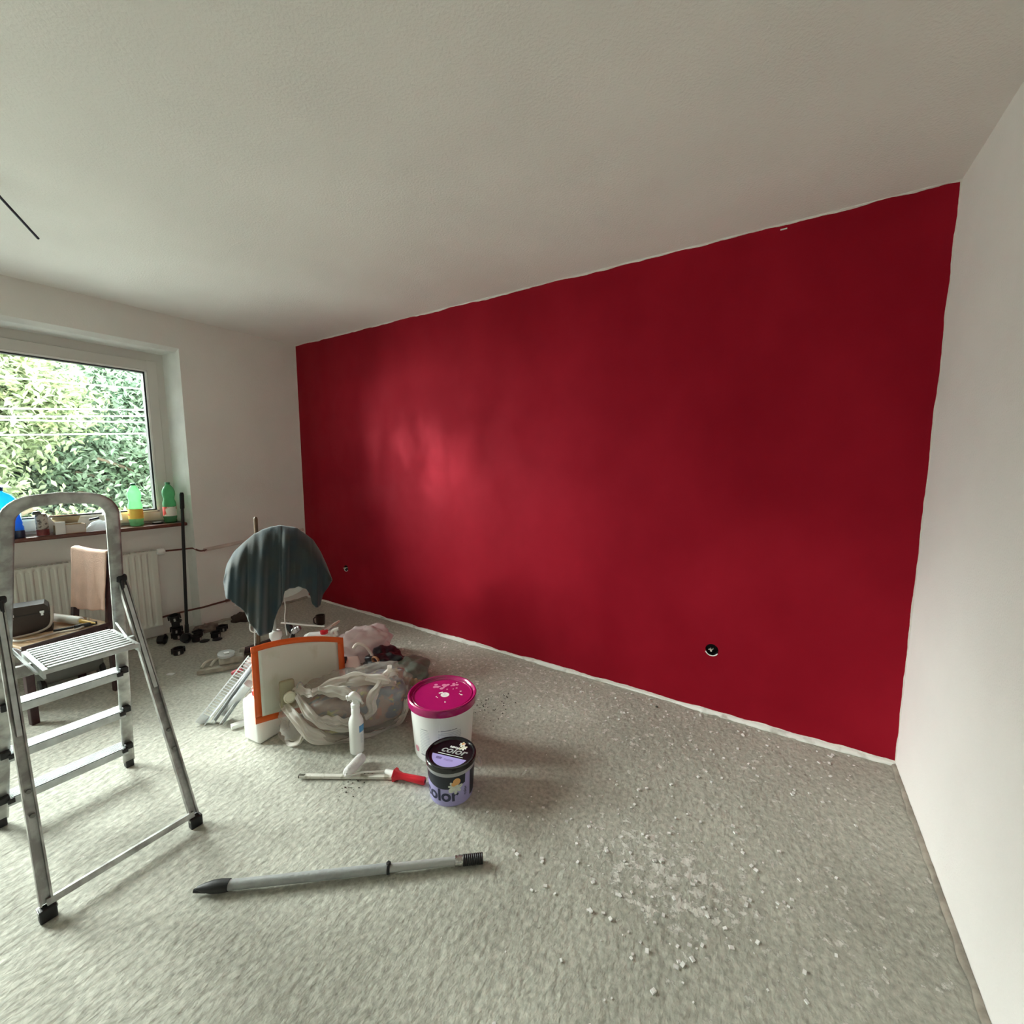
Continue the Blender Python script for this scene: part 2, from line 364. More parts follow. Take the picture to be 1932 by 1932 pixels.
# thin lumpy plaster line at the foot of the red wall
b = B()
def foot(u, v):
    x = RW*u; wv = .016+.016*max(0, nz(x*2.1, 1.7)+.35)+.007*nz(x*17, 3); hgt = .018+.010*nz(x*5, 9)+.006*nz(x*23, 4)
    g_ = .35+.65*min(1, max(0, nz(x*1.3, 6.1)*3+.55)); g_ *= min(1, .4+max(0, x-.7)); hgt *= g_; wv *= g_
    a = v*PI/2; return Vector((x, -.0005-wv*math.cos(a)*(1+.25*nz(x*30, v*5)), .002+max(.003, hgt)*math.sin(a)))
b.grid(foot, 700, 6); tag(b.build('trim_1', mat('ragged_plaster_foot', (.80, .80, .76), .9, bump=.5, bscale=50, col2=(.50, .48, .43), vscale=9, vth=(.34, .44)), smooth=50), kind='structure')
b = B(); b.grid(lambda u, v: Vector((RW-.001-(.016+.008*nz(u*60, 2))*math.cos(v*PI/2), YB*u, .002+(.012+.005*nz(u*90, 3))*math.sin(v*PI/2))), 300, 5)
tag(b.build('baseboard_right', dust, smooth=50), kind='structure')
b = B()
for y0, y1 in ((-.02, Y1), (Y2, D1), (D2, YB)):
    b.grid(lambda u, v: Vector((.001+(.02+.012*nz(u*9, 2))*math.cos(v*PI/2), y0+(y1-y0)*u, .002+(.018+.01*nz(u*15, 3))*math.sin(v*PI/2))), 120, 5)
tag(b.build('baseboard_left', dust, smooth=50), kind='structure')

# window
win = thing('window_1', None, None, (XW+.02, (W1+W2)/2, WS)); win['kind'] = 'structure'; del_ = [win.pop(k) for k in ('label', 'category') if k in win]
wl = win.location
def wbuild(b, n, m, par=win, org=None, **k): return b.build(n, m, par, org=org or wl, **k)
GX = -.235
yc = (W1+W2)/2
fr = B()
fr.box((XW+.06, yc, WT-.005), (.08, W1-W2+.05, .10)); fr.box((XW+.06, yc, WS+.035), (.08, W1-W2+.03, .07))
for y in (W1-.0175, W2+.0175): fr.box((XW+.0595, y, (WS+WT)/2), (.078, .085, WT-WS))
wbuild(fr, 'window_frame', pvc, smooth=30)
for ya, yb_ in ((W1-.035, W2+.035),):
    sash = B(); zc = (WS+WT)/2; z0, z1 = WS+.03, WT-.045
    for z, hh in ((z1-.035, .075), (z0+.035, .075)): sash.box((GX+.02, (ya+yb_)/2, z), (.07, ya-yb_, hh), bev=.006)
    for y in (ya-.032, yb_+.032): sash.box((GX+.0205, y, zc), (.07, .068, z1-z0), bev=.006)
    so = wbuild(sash, 'sash', pvc, smooth=35)
    i0, i1, k0, k1 = ya-.066, yb_+.066, z0+.0725, z1-.0725
    bead_ = B(); t = .012
    for z in (k0+t/2, k1-t/2): bead_.box((GX+.046, (i0+i1)/2, z), (.02, i0-i1, t))
    for y in (i0-t/2, i1+t/2): bead_.box((GX+.046, y, (k0+k1)/2), (.02, t, k1-k0))
    wbuild(bead_, 'glazing_bead', pvc_l, so)
    gk = B(); t2 = .010
    for z in (k0+t+t2/2, k1-t-t2/2): gk.box((GX+.02, (i0+i1)/2, z), (.045, i0-i1-2*t, t2))
    for y in (i0-t-t2/2, i1+t+t2/2): gk.box((GX+.02, y, (k0+k1)/2), (.045, t2*1.3, k1-k0-2*t))
    wbuild(gk, 'gasket', gask, so)
    gp = B(); gp.box((GX, (i0+i1)/2, (k0+k1)/2), (.004, i0-i1-.01, k1-k0-.01)); wbuild(gp, 'pane', glassm, so)
s2 = B(); s2.box((-.1055, yc-.005, .920), (.225, W1-W2+.055, .028), bev=.010); wbuild(s2, 'sill', sillm, smooth=50)

# balcony door out of view, added to light the red wall low down
dr = thing('added_door_1', None, None, (-.2, (D1+D2)/2, .05)); dr['kind'] = 'structure'; dl = dr.location
q = B(); dyc = (D1+D2)/2
for z in (DT-.03, .08): q.box((-.2, dyc, z), (.08, D1-D2, .06))
for y in (D1-.03, D2+.03): q.box((-.2, y, (DT+.05)/2), (.08, .06, DT-.05))
wbuild(q, 'door_frame', pvc, dr, dl)
q = B()
for z in (DT-.10, .16): q.box((-.18, dyc, z), (.07, D1-D2-.1, .09), bev=.006)
for y in (D1-.09, D2+.09): q.box((-.1795, y, (DT+.05)/2), (.07, .08, DT-.16), bev=.006)
so = wbuild(q, 'door_leaf', pvc, dr, dl)
q = B(); q.box((-.19, dyc, (DT+.06)/2), (.004, D1-D2-.25, DT-.28)); wbuild(q, 'pane', glassm, so, dl)
q = B(); q.tube([(-.145, D2+.09, 1.05), (-.11, D2+.09, 1.05), (-.11, D2+.20, 1.05)], .009, 10); wbuild(q, 'handle', steel, so, dl)

# ------------------------------------------------------------------ outside: ground, trees, cables
b = B(); b.box((-30, 0, -3.1), (58, 90, .2)); tag(b.build('ground', mat('pale_yard', (.62, .62, .56), .9, var=.2, vscale=.6)), kind='structure')
def leaf_mat(name, a, c, d):
    m = bpy.data.materials.new(name); m.use_nodes = True; nt = m.node_tree; p = nt.nodes['Principled BSDF']
    tc = nt.nodes.new('ShaderNodeTexCoord').outputs['Object']
    col = mix_(nt, ramp_(nt, noise_(nt, tc, .35, 3), .42, .58), a, c); col = mix_(nt, ramp_(nt, noise_(nt, tc, 2.5, 4), .45, .6), col, d)
    nt.links.new(col, p.inputs['Base Color']); p.inputs['Roughness'].default_value = .45
    tr = nt.nodes.new('ShaderNodeBsdfTranslucent'); nt.links.new(col, tr.inputs[0]); mx = nt.nodes.new('ShaderNodeMixShader'); mx.inputs[0].default_value = .5
    nt.links.new(p.outputs[0], mx.inputs[1]); nt.links.new(tr.outputs[0], mx.inputs[2]); nt.links.new(mx.outputs[0], nt.nodes['Material Output'].inputs[0]); return m
leafs = [leaf_mat('green_leaves', (.20, .29, .18), (.25, .35, .26), (.35, .43, .32)), leaf_mat('yellowing_leaves', (.28, .34, .18), (.44, .41, .19), (.37, .42, .28))]
bark = mat('bark', (.12, .09, .06), .9, bump=.6, bscale=14)
def tree(x, y, r, zc, hz, n, lm, label, seed):
    rnd = random.Random(seed); t = thing('tree', label, 'tree', (x, y, -3), group=None)
    b = B(); b.tube([(x, y, -3), (x+.1, y, -1.5), (x-.05, y+.1, zc*.5), (x, y, zc+hz*.3)], [.22, .18, .13, .05], 10)
    for k in range(7):
        a = rnd.random()*6.28; z0 = zc-hz*.5+rnd.random()*hz*.6
        b.tube(spline([(x, y, z0), (x+.4*r*math.cos(a), y+.4*r*math.sin(a), z0+.5), (x+.8*r*math.cos(a), y+.8*r*math.sin(a), z0+.8)], 3), .035, 6)
    b.build('trunk', bark, t, org=t.location, smooth=60)
    vs = []; fs = []
    cl = [(rnd.gauss(0, .42)*r, rnd.gauss(0, .42)*r, rnd.uniform(-1, 1)*hz) for _ in range(46)]
    for i in range(n):
        c = cl[i % 46]; s = .42*r
        k = max(.25, 1-abs(c[2])/hz*.5)
        p = Vector((c[0]*k+rnd.gauss(0, s*.42), c[1]*k+rnd.gauss(0, s*.42), c[2]+rnd.gauss(0, s*.35)))
        L = rnd.uniform(.06, .105); M = rotm(rnd.uniform(-1.1, 1.1), rnd.uniform(-1.1, 1.1), rnd.random()*6.28)
        q = [M @ Vector(w_) for w_ in ((-L, 0, 0), (-.1*L, -.42*L, .1*L), (L, 0, -.1*L), (-.1*L, .42*L, .1*L))]
        m0 = len(vs); vs += [(x+p.x+w_.x, y+p.y+w_.y, zc+p.z+w_.z) for w_ in q]; fs += [(m0, m0+1, m0+2), (m0, m0+2, m0+3)]
    me = bpy.data.meshes.new('foliage'); o0 = t.location; me.from_pydata([(a-o0.x, c-o0.y, d-o0.z) for a, c, d in vs], [], fs)
    me.materials.append(lm); o = bpy.data.objects.new('foliage', me); C.objects.link(o); o.parent = t; o['kind'] = 'stuff'
tree(-9.5, 2.0, 2.1, 1.4, 2.9, 70000, leafs[0], 'green leafy tree outside, behind the right edge of the window glass', 1)
tree(-8.8, -1.3, 2.1, 1.0, 2.7, 70000, leafs[1], 'yellowing leafy tree outside, behind the blue jug on the sill', 2)
tree(-14.5, .6, 3.0, 1.5, 3.1, 90000, leafs[0], 'tall green tree in the second row outside the window, between the nearer two', 3)
tree(-14.5, -7.5, 2.5, 1.5, 3.3, 20000, leafs[0], 'green tree outside beyond the left end of the window', 4)
tree(-11.2, .5, 1.9, 1.4, 2.8, 60000, leafs[0], 'mid green tree outside, filling the middle of the window view', 6)
cablem = mat('pale_cable', (.8, .82, .8), .5)
for (a, c, n_) in (((0, 711), (268, 734), 'uppermost sloping overhead cable outside the window'), ((0, 771), (275, 773), 'pale overhead cable outside, upper of the three close level ones'),
                ((0, 786), (276, 785), 'pale overhead cable outside, middle of the three close level ones'), ((0, 792), (276, 797), 'pale overhead cable outside, lowest of the three close level ones'), ((70, 820), (276, 818), 'faint overhead cable outside below the close level group')):
    p, q = onx(*a, -6), onx(*c, -6); d = q-p; p2 = p-d*2; q2 = q+d*2
    b = B(); b.tube([p2, p, q, q2], .011, 6); tag(b.build('overhead_cable', cablem, org=p2), n_, 'cable', 'overhead cables outside the window')

# ------------------------------------------------------------------ radiator and pipes
rad = thing('radiator', 'white panel radiator with vertical flutes under the window', 'radiator', (-.06, -2.0, .09))
ry0, ry1, rz0, rz1 = -1.262, -2.28, .105, .725
b = B(); pitch = .0385
def rpan(u, v):
    y = ry0+(ry1-ry0)*u; z = rz0+(rz1-rz0)*v; d = 0; e = min((ry0-y), (y-ry1))
    if e > .03 and rz0+.035 < z < rz1-.035:
        ph = (ry0-.03-y) % pitch/pitch; d = -.010*(.5-.5*math.cos(2*PI*ph))
    return Vector((-.022+d, y, z))
vv = [0, .02, .058, .064, .075, .5, .925, .936, .942, .98, 1]
b.grid(lambda u, v: rpan(u, vv[int(round(v*10))]), 400, 11); b.build('front_panel', radm, rad, org=rad.location, smooth=50)
b = B(); b.box((-.052, (ry0+ry1)/2, (rz0+rz1)/2), (.05, ry0-ry1-.004, rz1-rz0-.01)); b.build('convector_body', radm, rad, org=rad.location)
b = B()
for k in range(39): b.box((-.05, ry0-.02-k*.0253, rz1+.002), (.06, .006, .006))
b.box((-.05, (ry0+ry1)/2, rz1-.003), (.066, ry0-ry1, .008)); b.build('top_grille', radm, rad, org=rad.location)
vl = B(); M = rotm(PI/2, 0, 0)
vl.lathe([(.018, 0), (.024, .004), (.026, .012), (.026, .040), (.022, .052), (.012, .056)], 24, (-.03, -1.205, .712), M, fn=lambda a, z: 1+.03*math.cos(a*9))
vl.build('thermostat_valve', white_p, rad, org=rad.location, smooth=40)
vl = B(); vl.tube([(-.03, -1.265, .712), (-.03, -1.235, .712)], .010, 12); vl.build('valve_nut', steel, rad, org=rad.location, smooth=40)
pp = thing('heating_pipe', 'dark copper pipe from radiator valve, bending into the plaster beside the niche', 'pipe', (-.02, -1.1, .70))
b = B(); b.tube(spline([(-.03, -1.215, .712), (-.03, -1.10, .706), (-.03, -1.035, .704), (-.022, -1.005, .70), (.012, -.985, .683), (.016, -.96, .676), (.012, -.93, .677), (-.002, -.90, .68)], 6), .0075, 10); b.build('pipe', copper, pp, org=pp.location, smooth=60)
b = B(); b.tube([(.002, -.94, .678), (.001, -.6, .702), (.000, -.3, .722), (-.003, -.02, .74)], .012, 8, rz=.02); b.build('plastered_chase', mat('chase_plaster', (.62, .52, .48), .9, bump=.6, bscale=40, var=.2), pp, org=pp.location, smooth=60)
pp = thing('heating_pipe', 'rusty copper pipe low along the wall, half buried in plaster', 'pipe', (-.02, -1.1, .17))
b = B(); b.tube(spline([(-.05, -1.30, .16), (-.035, -1.2, .166), (-.02, -1.08, .172), (.004, -.98, .176), (.012, -.9, .182), (.010, -.8, .184), (.006, -.7, .188), (-.003, -.6, .19)], 6), .008, 10); b.build('pipe', copper, pp, org=pp.location, smooth=60)
b = B(); b.tube([(.001, -.80, .184), (.001, -.5, .19), (.000, -.25, .195), (-.003, -.02, .2)], .012, 8, rz=.02); b.build('plastered_chase', mat('chase_plaster_low', (.50, .36, .32), .9, bump=.6, bscale=40, var=.3), pp, org=pp.location, smooth=60)

# ------------------------------------------------------------------ stepladder
lad = thing('stepladder', 'scuffed aluminium stepladder with hoop handrail and ribbed platform', 'ladder', (1.673, -2.1706, 0), .02)
LS, ZH = .2863, .9527
def hw(z): return .1995-.051*z
def LP(sd, z, off=0): return Vector((LS*z+off, sd*hw(z), z))
prof = [(.0105*math.copysign(abs(math.cos(a))**.6, math.cos(a)), .021*math.copysign(abs(math.sin(a))**.6, math.sin(a))) for a in [2*PI*k/20 for k in range(20)]]
path = [LP(-1, .03), LP(-1, .6), LP(-1, 1.20)]
ctr = []
zt, rc = 1.305, .075
for k in range(1, 9):
    a = PI/2*k/8; path.append(Vector((LS*(zt-rc+rc*math.sin(a)), -(hw(zt-rc)-rc+rc*math.cos(a)), zt-rc+rc*math.sin(a))))
path.append(Vector((LS*(zt+.004), 0, zt+.006)))
for k in range(8, 0, -1):
    a = PI/2*k/8; path.append(Vector((LS*(zt-rc+rc*math.sin(a)), (hw(zt-rc)-rc+rc*math.cos(a)), zt-rc+rc*math.sin(a))))
path += [LP(1, 1.20), LP(1, .6), LP(1, .03)]
b = B(); b.sweep(path, prof, (1, 0, -LS)); b.build('hoop_rail', alu, lad, smooth=50)
for i, z in enumerate((.125, .33, .535)):
    b = B(); wv = 2*hw(z)-.02; x0 = LS*z
    b.box((x0-.005, 0, z), (.075, wv, .004))
    b.box((x0+.031, 0, z-.013), (.004, wv, .030)); b.box((x0-.041, 0, z-.011), (.004, wv, .022))
    for k in range(7): b.box((x0-.036+k*.0105, 0, z+.003), (.004, wv, .0035))
    st = b.build('step', alu_pale, lad)
    for sd in (-1, 1):
        q = B(); q.box((x0+.012, sd*(hw(z)-.004), z+.004), (.05, .028, .026), bev=.004); q.box((x0+.035, sd*(hw(z)-.02), z-.006), (.012, .02, .02), bev=.003)
        q.build('bracket', black_p, st, smooth=40)
pf = B(); pz = .748; px0, px1 = .225, .500
pf.box(((px0+px1)/2, .008, pz-.010), (px1-px0, .256, .016), bev=.003)
for k in range(10): pf.box((px0+.012+k*(px1-px0-.024)/9, .008, pz), (.013, .232, .006), bev=.002)
pf.box(((px0+px1)/2, -.118, pz-.018), (px1-px0, .006, .03)); pf.box(((px0+px1)/2, .134, pz-.018), (px1-px0, .006, .03))
pfo = pf.build('platform', alu_pale, lad, smooth=30)
FB = .672
def SP(sd, z): t = (ZH-z)/ZH; return Vector((LS*ZH+(FB-LS*ZH)*t, sd*(hw(ZH)+.016+(.2047-hw(ZH)-.016)*t), z))
zc = .73; xs = SP(1, zc).x
b = B(); b.box((xs-.006, 0, zc-.012), (.022, 2*SP(1, zc).y-.02, .040), bev=.003); b.build('platform_bar', alu, lad, smooth=40)
for sd in (-1, 1):
    a, c = SP(sd, ZH), SP(sd, .045); N = Vector((1, 0, .4)).normalized()
    b = B(); U = [(-.011, -.015), (.011, -.015), (.011, -.010), (-.006, -.010), (-.006, .010), (.011, .010), (.011, .015), (-.011, .015)]
    b.sweep([a, a.lerp(c, .5), c], U, N); lg = b.build('support_leg', alu, lad)
    b = B(); b.sweep([a.lerp(c, .02)+Vector((.012, 0, 0)), a.lerp(c, .46)+Vector((.014, 0, 0))], [(-.002, -.006), (.003, -.006), (.003, .006), (-.002, .006)], N); b.build('locking_strut', alu_pale, lg)
    b = B(); b.box(SP(sd, .0215)+Vector((0, 0, 0)), (.030, .040, .043), rotm(0, .0, 0), bev=.005); b.build('rubber_foot', black_p, lg, smooth=40)
    b = B(); b.box(SP(sd, .035), (.033, .043, .010), bev=.002); b.build('foot_band', alu, lg, smooth=40)
    b = B(); b.box(LP(sd, .018), (.034, .030, .036), bev=.005); b.build('rail_foot', black_p, lad, smooth=40)
    b = B(); M = rotm(PI/2, 0, 0); b.lathe([(.013, -.016), (.017, -.012), (.017, .012), (.013, .016)], 16, LP(sd, ZH)+Vector((.006, sd*.012, .012)), M)
    b.box(LP(sd, ZH)+Vector((.014, sd*.010, -.012)), (.026, .010, .042), bev=.003); b.build('hinge', black_p, lad, smooth=40)
    b = B(); b.tube([LP(sd, ZH-.18)+Vector((0, -sd*.012, 0)), Vector((px1-.04, sd*.128, pz-.02))], .005, 8); b.build('brace', alu_pale, lad)
    for zz in (.30, .37):
        b = B(); b.lathe([(.007, -.004), (.007, .004)], 12, SP(sd, zz)+Vector((.012, 0, 0)), rotm(0, PI/2, 0)); b.build('rivet', mat('dull_rivet', (.2, .2, .19), .6, .5) if sd < 0 and zz == .30 else bpy.data.materials['dull_rivet'], lg, smooth=40)
b = B(); b.sweep([SP(-1, .05)+Vector((.004, .0, 0)), SP(1, .05)+Vector((.004, 0, 0))], [(-.008, -.010), (.008, -.010), (.008, .010), (-.008, .010)], (1, 0, .3)); b.build('floor_bar', alu, lad)

# ------------------------------------------------------------------ chair by the window and what is on it
ch = thing('wooden_chair', 'dark-stained wooden chair with plywood seat under the window, behind the ladder', 'chair', (.598, -1.99, 0), math.radians(12.5))
def cb(n, c, d, m=maroon, M=None, bev=.004, par=ch): q = B(); q.box(c, d, M, bev=bev); return q.build(n, m, par, smooth=40)
cb('seat', (0, -.005, .440), (.385, .39, .014), ply)
cb('apron', (.187, -.01, .408), (.022, .34, .05)); cb('apron', (-.187, -.01, .408), (.022, .34, .05)); cb('apron', (0, -.19, .408), (.34, .022, .05)); cb('apron', (0, .18, .408), (.34, .022, .05))
for x in (-.18, .18): cb('leg', (x, -.185, .2155), (.034, .034, .431)); 
for x in (-.18, .18):
    q = B(); q.sweep([(x, .192, 0), (x, .190, .44), (x, .235, .87)], [(-.015, -.015), (.015, -.015), (.015, .015), (-.015, .015)], (1, 0, 0)); q.build('back_post', maroon, ch)
cb('back_panel', (0, .222, .72), (.33, .014, .26), mat('grey_upholstery', (.25, .24, .22), .9, var=.2), rotm(-.1))
cb('seat_edge', (.196, -.01, .440), (.012, .39, .022))
tm = mat('peach_towel', (.74, .50, .40), .95, bump=.8, bscale=120, var=.12, vscale=10)
tw = B(); ca, sa = math.cos(math.radians(12.5)), math.sin(math.radians(12.5))
def towel1(u, v):
    x = -.185+.365*u; fold = .006*math.sin(u*17+2*v)+.004*nz(u*4, v*3)
    if v < .72: t = v/.72; z = .505+.025*u+(.885-.505-.025*u)*t; y = .198+.035*t-.020+fold*(1-t)
    elif v < .8: a = (v-.72)/.08*PI; z = .885+.010*math.sin(a); y = .235-.022*math.cos(a)
    else: t = (v-.8)/.2; z = .885-.25*t; y = .257+fold
    z -= .010*math.sin(u*3)
    return Vector((.598+x*ca-y*sa, -1.99+x*sa+y*ca, z))
tw.grid(towel1, 40, 60)
tag(tw.build('towel', tm, org=(.55, -1.75, .5), smooth=60, mods=[('SOLIDIFY', dict(thickness=.005, offset=0))]), 'peach towel hung over the back of the dark wooden chair', 'towel')
bc = thing('tool_case', 'dark brown case with two metal clasps standing on the plywood chair seat', 'case', (.56, -2.07, .448), math.radians(-12))
brn = mat('dark_brown_case', (.045, .030, .024), .65, var=.2, vscale=10)
q = B(); q.poly([(-.095, 0), (.095, 0), (.085, .15), (.07, .17), (-.07, .17), (-.085, .15)], -.06, .06, ax=0); q.build('body', brn, bc)
q = B(); q.box((.0605, 0, .118), (.003, .18, .004)); q.build('seam', black_p, bc)
for s_ in (-.055, .06):
    q = B(); q.box((.065, s_, .125), (.008, .018, .014), bev=.002); q.box((.068, s_, .112), (.004, .010, .016), bev=.001); q.build('clasp', steel, bc, smooth=40)
gs = thing('sealant_gun', 'sealant gun with orange and white cartridge lying on the chair seat', 'tool', (.62, -1.93, .448))
A_, Bp = Vector((.46, -1.955, .482)), Vector((.66, -1.875, .475))
q = B(); q.tube([A_, A_.lerp(Bp, .62)], .024, 20); q.build('cartridge', mat('orange_white_print', (.75, .16, .07), .4, col2=(.8, .76, .7), vscale=9, vth=(.44, .5)), gs, org=gs.location, smooth=40)
q = B(); q.tube([A_.lerp(Bp, .62), A_.lerp(Bp, .95), A_.lerp(Bp, 1.0)], [.0245, .0245, .020], 20); q.build('cartridge_collar', white_p, gs, org=gs.location, smooth=40)
q = B(); q.tube([Bp, Bp+Vector((.04, .016, -.004)), Bp+Vector((.10, .04, -.006))], [.012, .010, .004], 12); q.build('nozzle', mat('yellow_plastic', (.75, .5, .12), .4), gs, org=gs.location, smooth=40)
q = B(); q.tube([(.70, -2.0, .463), (.72, -1.92, .463)], .008, 8); q.box((.73, -1.87, .463), (.012, .10, .02), rotm(0, 0, -.2), bev=.003); q.build('handle', black_p, gs, org=gs.location, smooth=40)
q = B(); q.tube(spline([(.66, -2.16, .462), (.73, -2.14, .458), (.755, -2.08, .458), (.74, -2.0, .458), (.765, -1.92, .458), (.70, -1.86, .458), (.68, -1.845, .49)], 8), .0065, 10)
q.tube(spline([(.66, -2.16, .462), (.64, -2.05, .46), (.665, -2.0, .50), (.645, -1.985, .60)], 8), .0065, 10)
tag(q.build('hose', mat('grey_hose', (.5, .45, .40), .5), org=(.7, -2.0, .45), smooth=60), 'pale grey hose curled over the plywood chair seat', 'hose')
vc = thing('vacuum_cleaner', 'grey vacuum cleaner with black wheels under the wooden chair', 'vacuum', (.36, -1.93, 0))
vg = mat('grey_vacuum_plastic', (.16, .165, .15), .5, var=.15)
q = B(); q.box((.36, -1.90, .20), (.26, .30, .26), bev=.04); q.build('body', vg, vc, org=vc.location, smooth=40)
q = B(); q.box((.492, -1.80, .25), (.012, .05, .09), bev=.004); q.build('latch', black_p, vc, org=vc.location, smooth=40)
for yy, xx in ((-2.035, .46), (-1.765, .46)):
    q = B(); q.lathe([(.02, -.014), (.05, -.014), (.058, -.008), (.058, .008), (.05, .014), (.02, .014)], 28, (xx, yy, .058), rotm(PI/2)); wh = q.build('wheel', black_p, vc, org=vc.location, smooth=40)
    q = B(); q.lathe([(.03, -.016), (.03, .016)], 20, (xx, yy, .058), rotm(PI/2)); q.build('hub', steel if 0 else vg, wh, org=vc.location, smooth=40)

# ------------------------------------------------------------------ things on the sill  (sill top z = .934)
ZS = .9341
def bottle(x, y, h, r, tint, label, labmat, capm, rz=0, lab=(.17, .40)):
    t = thing('soda_bottle', label, 'bottle', (x, y, ZS), rz)
    m = bpy.data.materials.get('pet_'+tint) or film('pet_'+tint, dict(green=(.20, .55, .30), lime=(.42, .80, .50), blue=(.03, .45, .85))[tint], .42, .12)
    pr = [(.72, 0), (.92, .012), (.98, .05), (.90, .09), (1, .13), (1, .17), (.985, .19), (.985, .40), (1, .43), (.98, .50), (.80, .58), (.84, .62), (.97, .70), (.95, .78), (.72, .87), (.42, .93), (.30, .945), (.30, .965)]
    q = B(); q.lathe([(a*r, c*h) for a, c in pr], 36, fn=lambda a, z: 1-(.06*abs(math.sin(a*2.5)) if z < .05*h else 0)); q.build('body', m, t, smooth=60)
    q = B(); q.lathe([(.36*r, .955*h), (.37*r, .96*h), (.37*r, h), (.30*r, h*1.004)], 20); q.build('cap', capm, t, smooth=30)
    q = B(); q.lathe([(r*1.004, lab[0]*h), (r*1.0, lab[1]*h)], 36, cap0=False, cap1=False); q.build('paper_label', labmat, t, smooth=60)
    return t
capg = mat('green_cap', (.02, .16, .07), .4)
labo = mat('orange_label', (.95, .62, .10), .5, col2=(.80, .10, .03), vscale=14, vth=(.36, .40)); labr = mat('red_white_label', (.80, .80, .72), .5, col2=(.55, .05, .04), vscale=11, vth=(.42, .47))
bottle(-.10, -1.346, .335, .046, 'lime', 'bright green bottle with orange label in front of the glass', labo, capg)
bottle(-.10, -1.122, .335, .046, 'green', 'dark green bottle with red and white label, at the right end of the sill', labr, capg)
t = thing('water_jug', 'large blue plastic jug on the sill behind the ladder hoop', 'jug', (-.12, -2.035, ZS))
q = B(); q.lathe([(.085, 0), (.09, .01), (.09, .05), (.086, .06), (.09, .07), (.09, .16), (.086, .17), (.09, .18), (.088, .24), (.06, .285), (.025, .305), (.023, .32)], 36); q.build('body', film('pet_cyan', (.03, .62, .90), .72, .12), t, smooth=60)
q = B(); q.lathe([(.027, .312), (.028, .335), (.024, .338)], 20); q.build('cap', mat('navy_cap', (.02, .05, .15), .4), t, smooth=40)
t = thing('spray_cleaner', 'small blue bottle with dark base standing right of the blue jug', 'bottle', (-.045, -1.975, ZS))
q = B(); q.lathe([(.026, 0), (.028, .01), (.028, .05)], 24); q.build('base', mat('navy_base', (.02, .03, .07), .3), t, smooth=40)
q = B(); q.lathe([(.026, .05), (.026, .075), (.020, .085), (.022, .10), (.016, .14), (.010, .16)], 24); q.build('body', film('pet_blue2', (.05, .30, .85), .7, .15), t, smooth=50)
t = thing('drink_can', 'dusty speckled spray can with a dark red foot on the sill', 'can', (-.035, -1.868, ZS), 0)
q = B(); q.lathe([(.026, 0), (.030, .006), (.030, .135), (.026, .15), (.022, .152)], 28); q.build('body', mat('speckled_can', (.42, .38, .33), .6, col2=(.12, .10, .09), vscale=45, vth=(.44, .5)), t, smooth=40)
q = B(); q.lathe([(.0305, .004), (.0307, .045)], 28, cap0=False, cap1=False); q.build('red_band', mat('dark_red_print', (.25, .05, .05), .5, var=.4, vscale=40), t, smooth=40)
q = B(); q.lathe([(.020, .150), (.024, .156), (.016, .170)], 14, (0, .0, 0), rotm(.12)); q.build('dented_top', mat('dark_dent', (.08, .07, .06), .6), t, smooth=40)
card = mat('cardboard', (.50, .36, .22), .8); cardw = mat('white_card', (.72, .73, .72), .6)
t = thing('cardboard_box', 'small open cardboard box with white sides on the sill', 'box', (-.05, -1.735, ZS), math.radians(0))
q = B(); q.box((.04, 0, .031), (.003, .15, .06)); q.build('front_panel', mat('grey_card', (.55, .50, .46), .7), t)
q = B(); q.box((-.045, 0, .031), (.003, .15, .06)); q.box((0, -.0735, .031), (.085, .003, .06)); q.box((0, .0735, .031), (.085, .003, .06)); q.box((0, 0, .002), (.085, .15, .003)); q.build('tray', card, t)
q = B(); q.box((.052, -.055, .045), (.003, .05, .09), rotm(0, .15)); q.build('white_flap', cardw, t)
q = B(); q.box((-.035, -.01, .090), (.105, .14, .003), rotm(0, -.55, 0)); q.build('lid_flap', mat('tan_card', (.62, .52, .33), .8), t)
q = B(); q.box((-.02, -.10, .065), (.003, .07, .11), rotm(.5, .3, 0)); q.build('end_flap', cardw, t)
q = B(); q.box((-.075, -.01, .122), (.02, .14, .004), rotm(0, -.1, 0)); q.build('fold', mat('brown_card', (.25, .12, .07), .8), t)
t = thing('plastic_wrapper', 'crumpled clear plastic wrapper between the cardboard box and the ladder rail', 'wrapper', (-.05, -1.58, ZS))
q = B(); q.grid(lambda u, v: Vector(((.10*(v-.5)), (.17*(u-.5)), .002+.07*max(0, math.sin(u*PI))*max(0, math.sin(v*PI))**.6+.014*nz(u*6, v*5)*math.sin(u*PI)*math.sin(v*PI)+.05*max(0, u-.6)*math.sin(v*PI))), 26, 20); q.build('crumpled_film', film('wrapper_film', (.8, .85, .88), .55, .12), t, smooth=30)
q = B(); q.grid(lambda u, v: Vector((.03-.06*v, .03+.10*u, .06+.07*math.sin(v*2.5)+.01*nz(u*5, v*5, 4))), 14, 14); q.build('upright_flap', film('wrapper_film2', (.9, .94, .94), .45, .1), t, smooth=30)
q = B(); q.box((-.035, -1.605, ZS+.088), (.018, .055, .014), rotm(.18, 0, 0), bev=.004); tag(q.build('marker_cap', mat('navy_plastic', (.02, .025, .05), .4), org=(-.035, -1.605, ZS+.08), smooth=40), 'short dark blue plastic piece lying on the clear wrapper', 'cap')
t = thing('metal_dish', 'small dark metal dish on the sill between the two green bottles', 'dish', (-.09, -1.215, ZS))
q = B(); q.lathe([(.025, 0), (.034, .002), (.04, .012), (.036, .012), (.03, .004), (.001, .004)], 28, cap0=True, cap1=True); q.build('dish', mat('dark_metal', (.10, .10, .09), .3, .7), t, smooth=40)
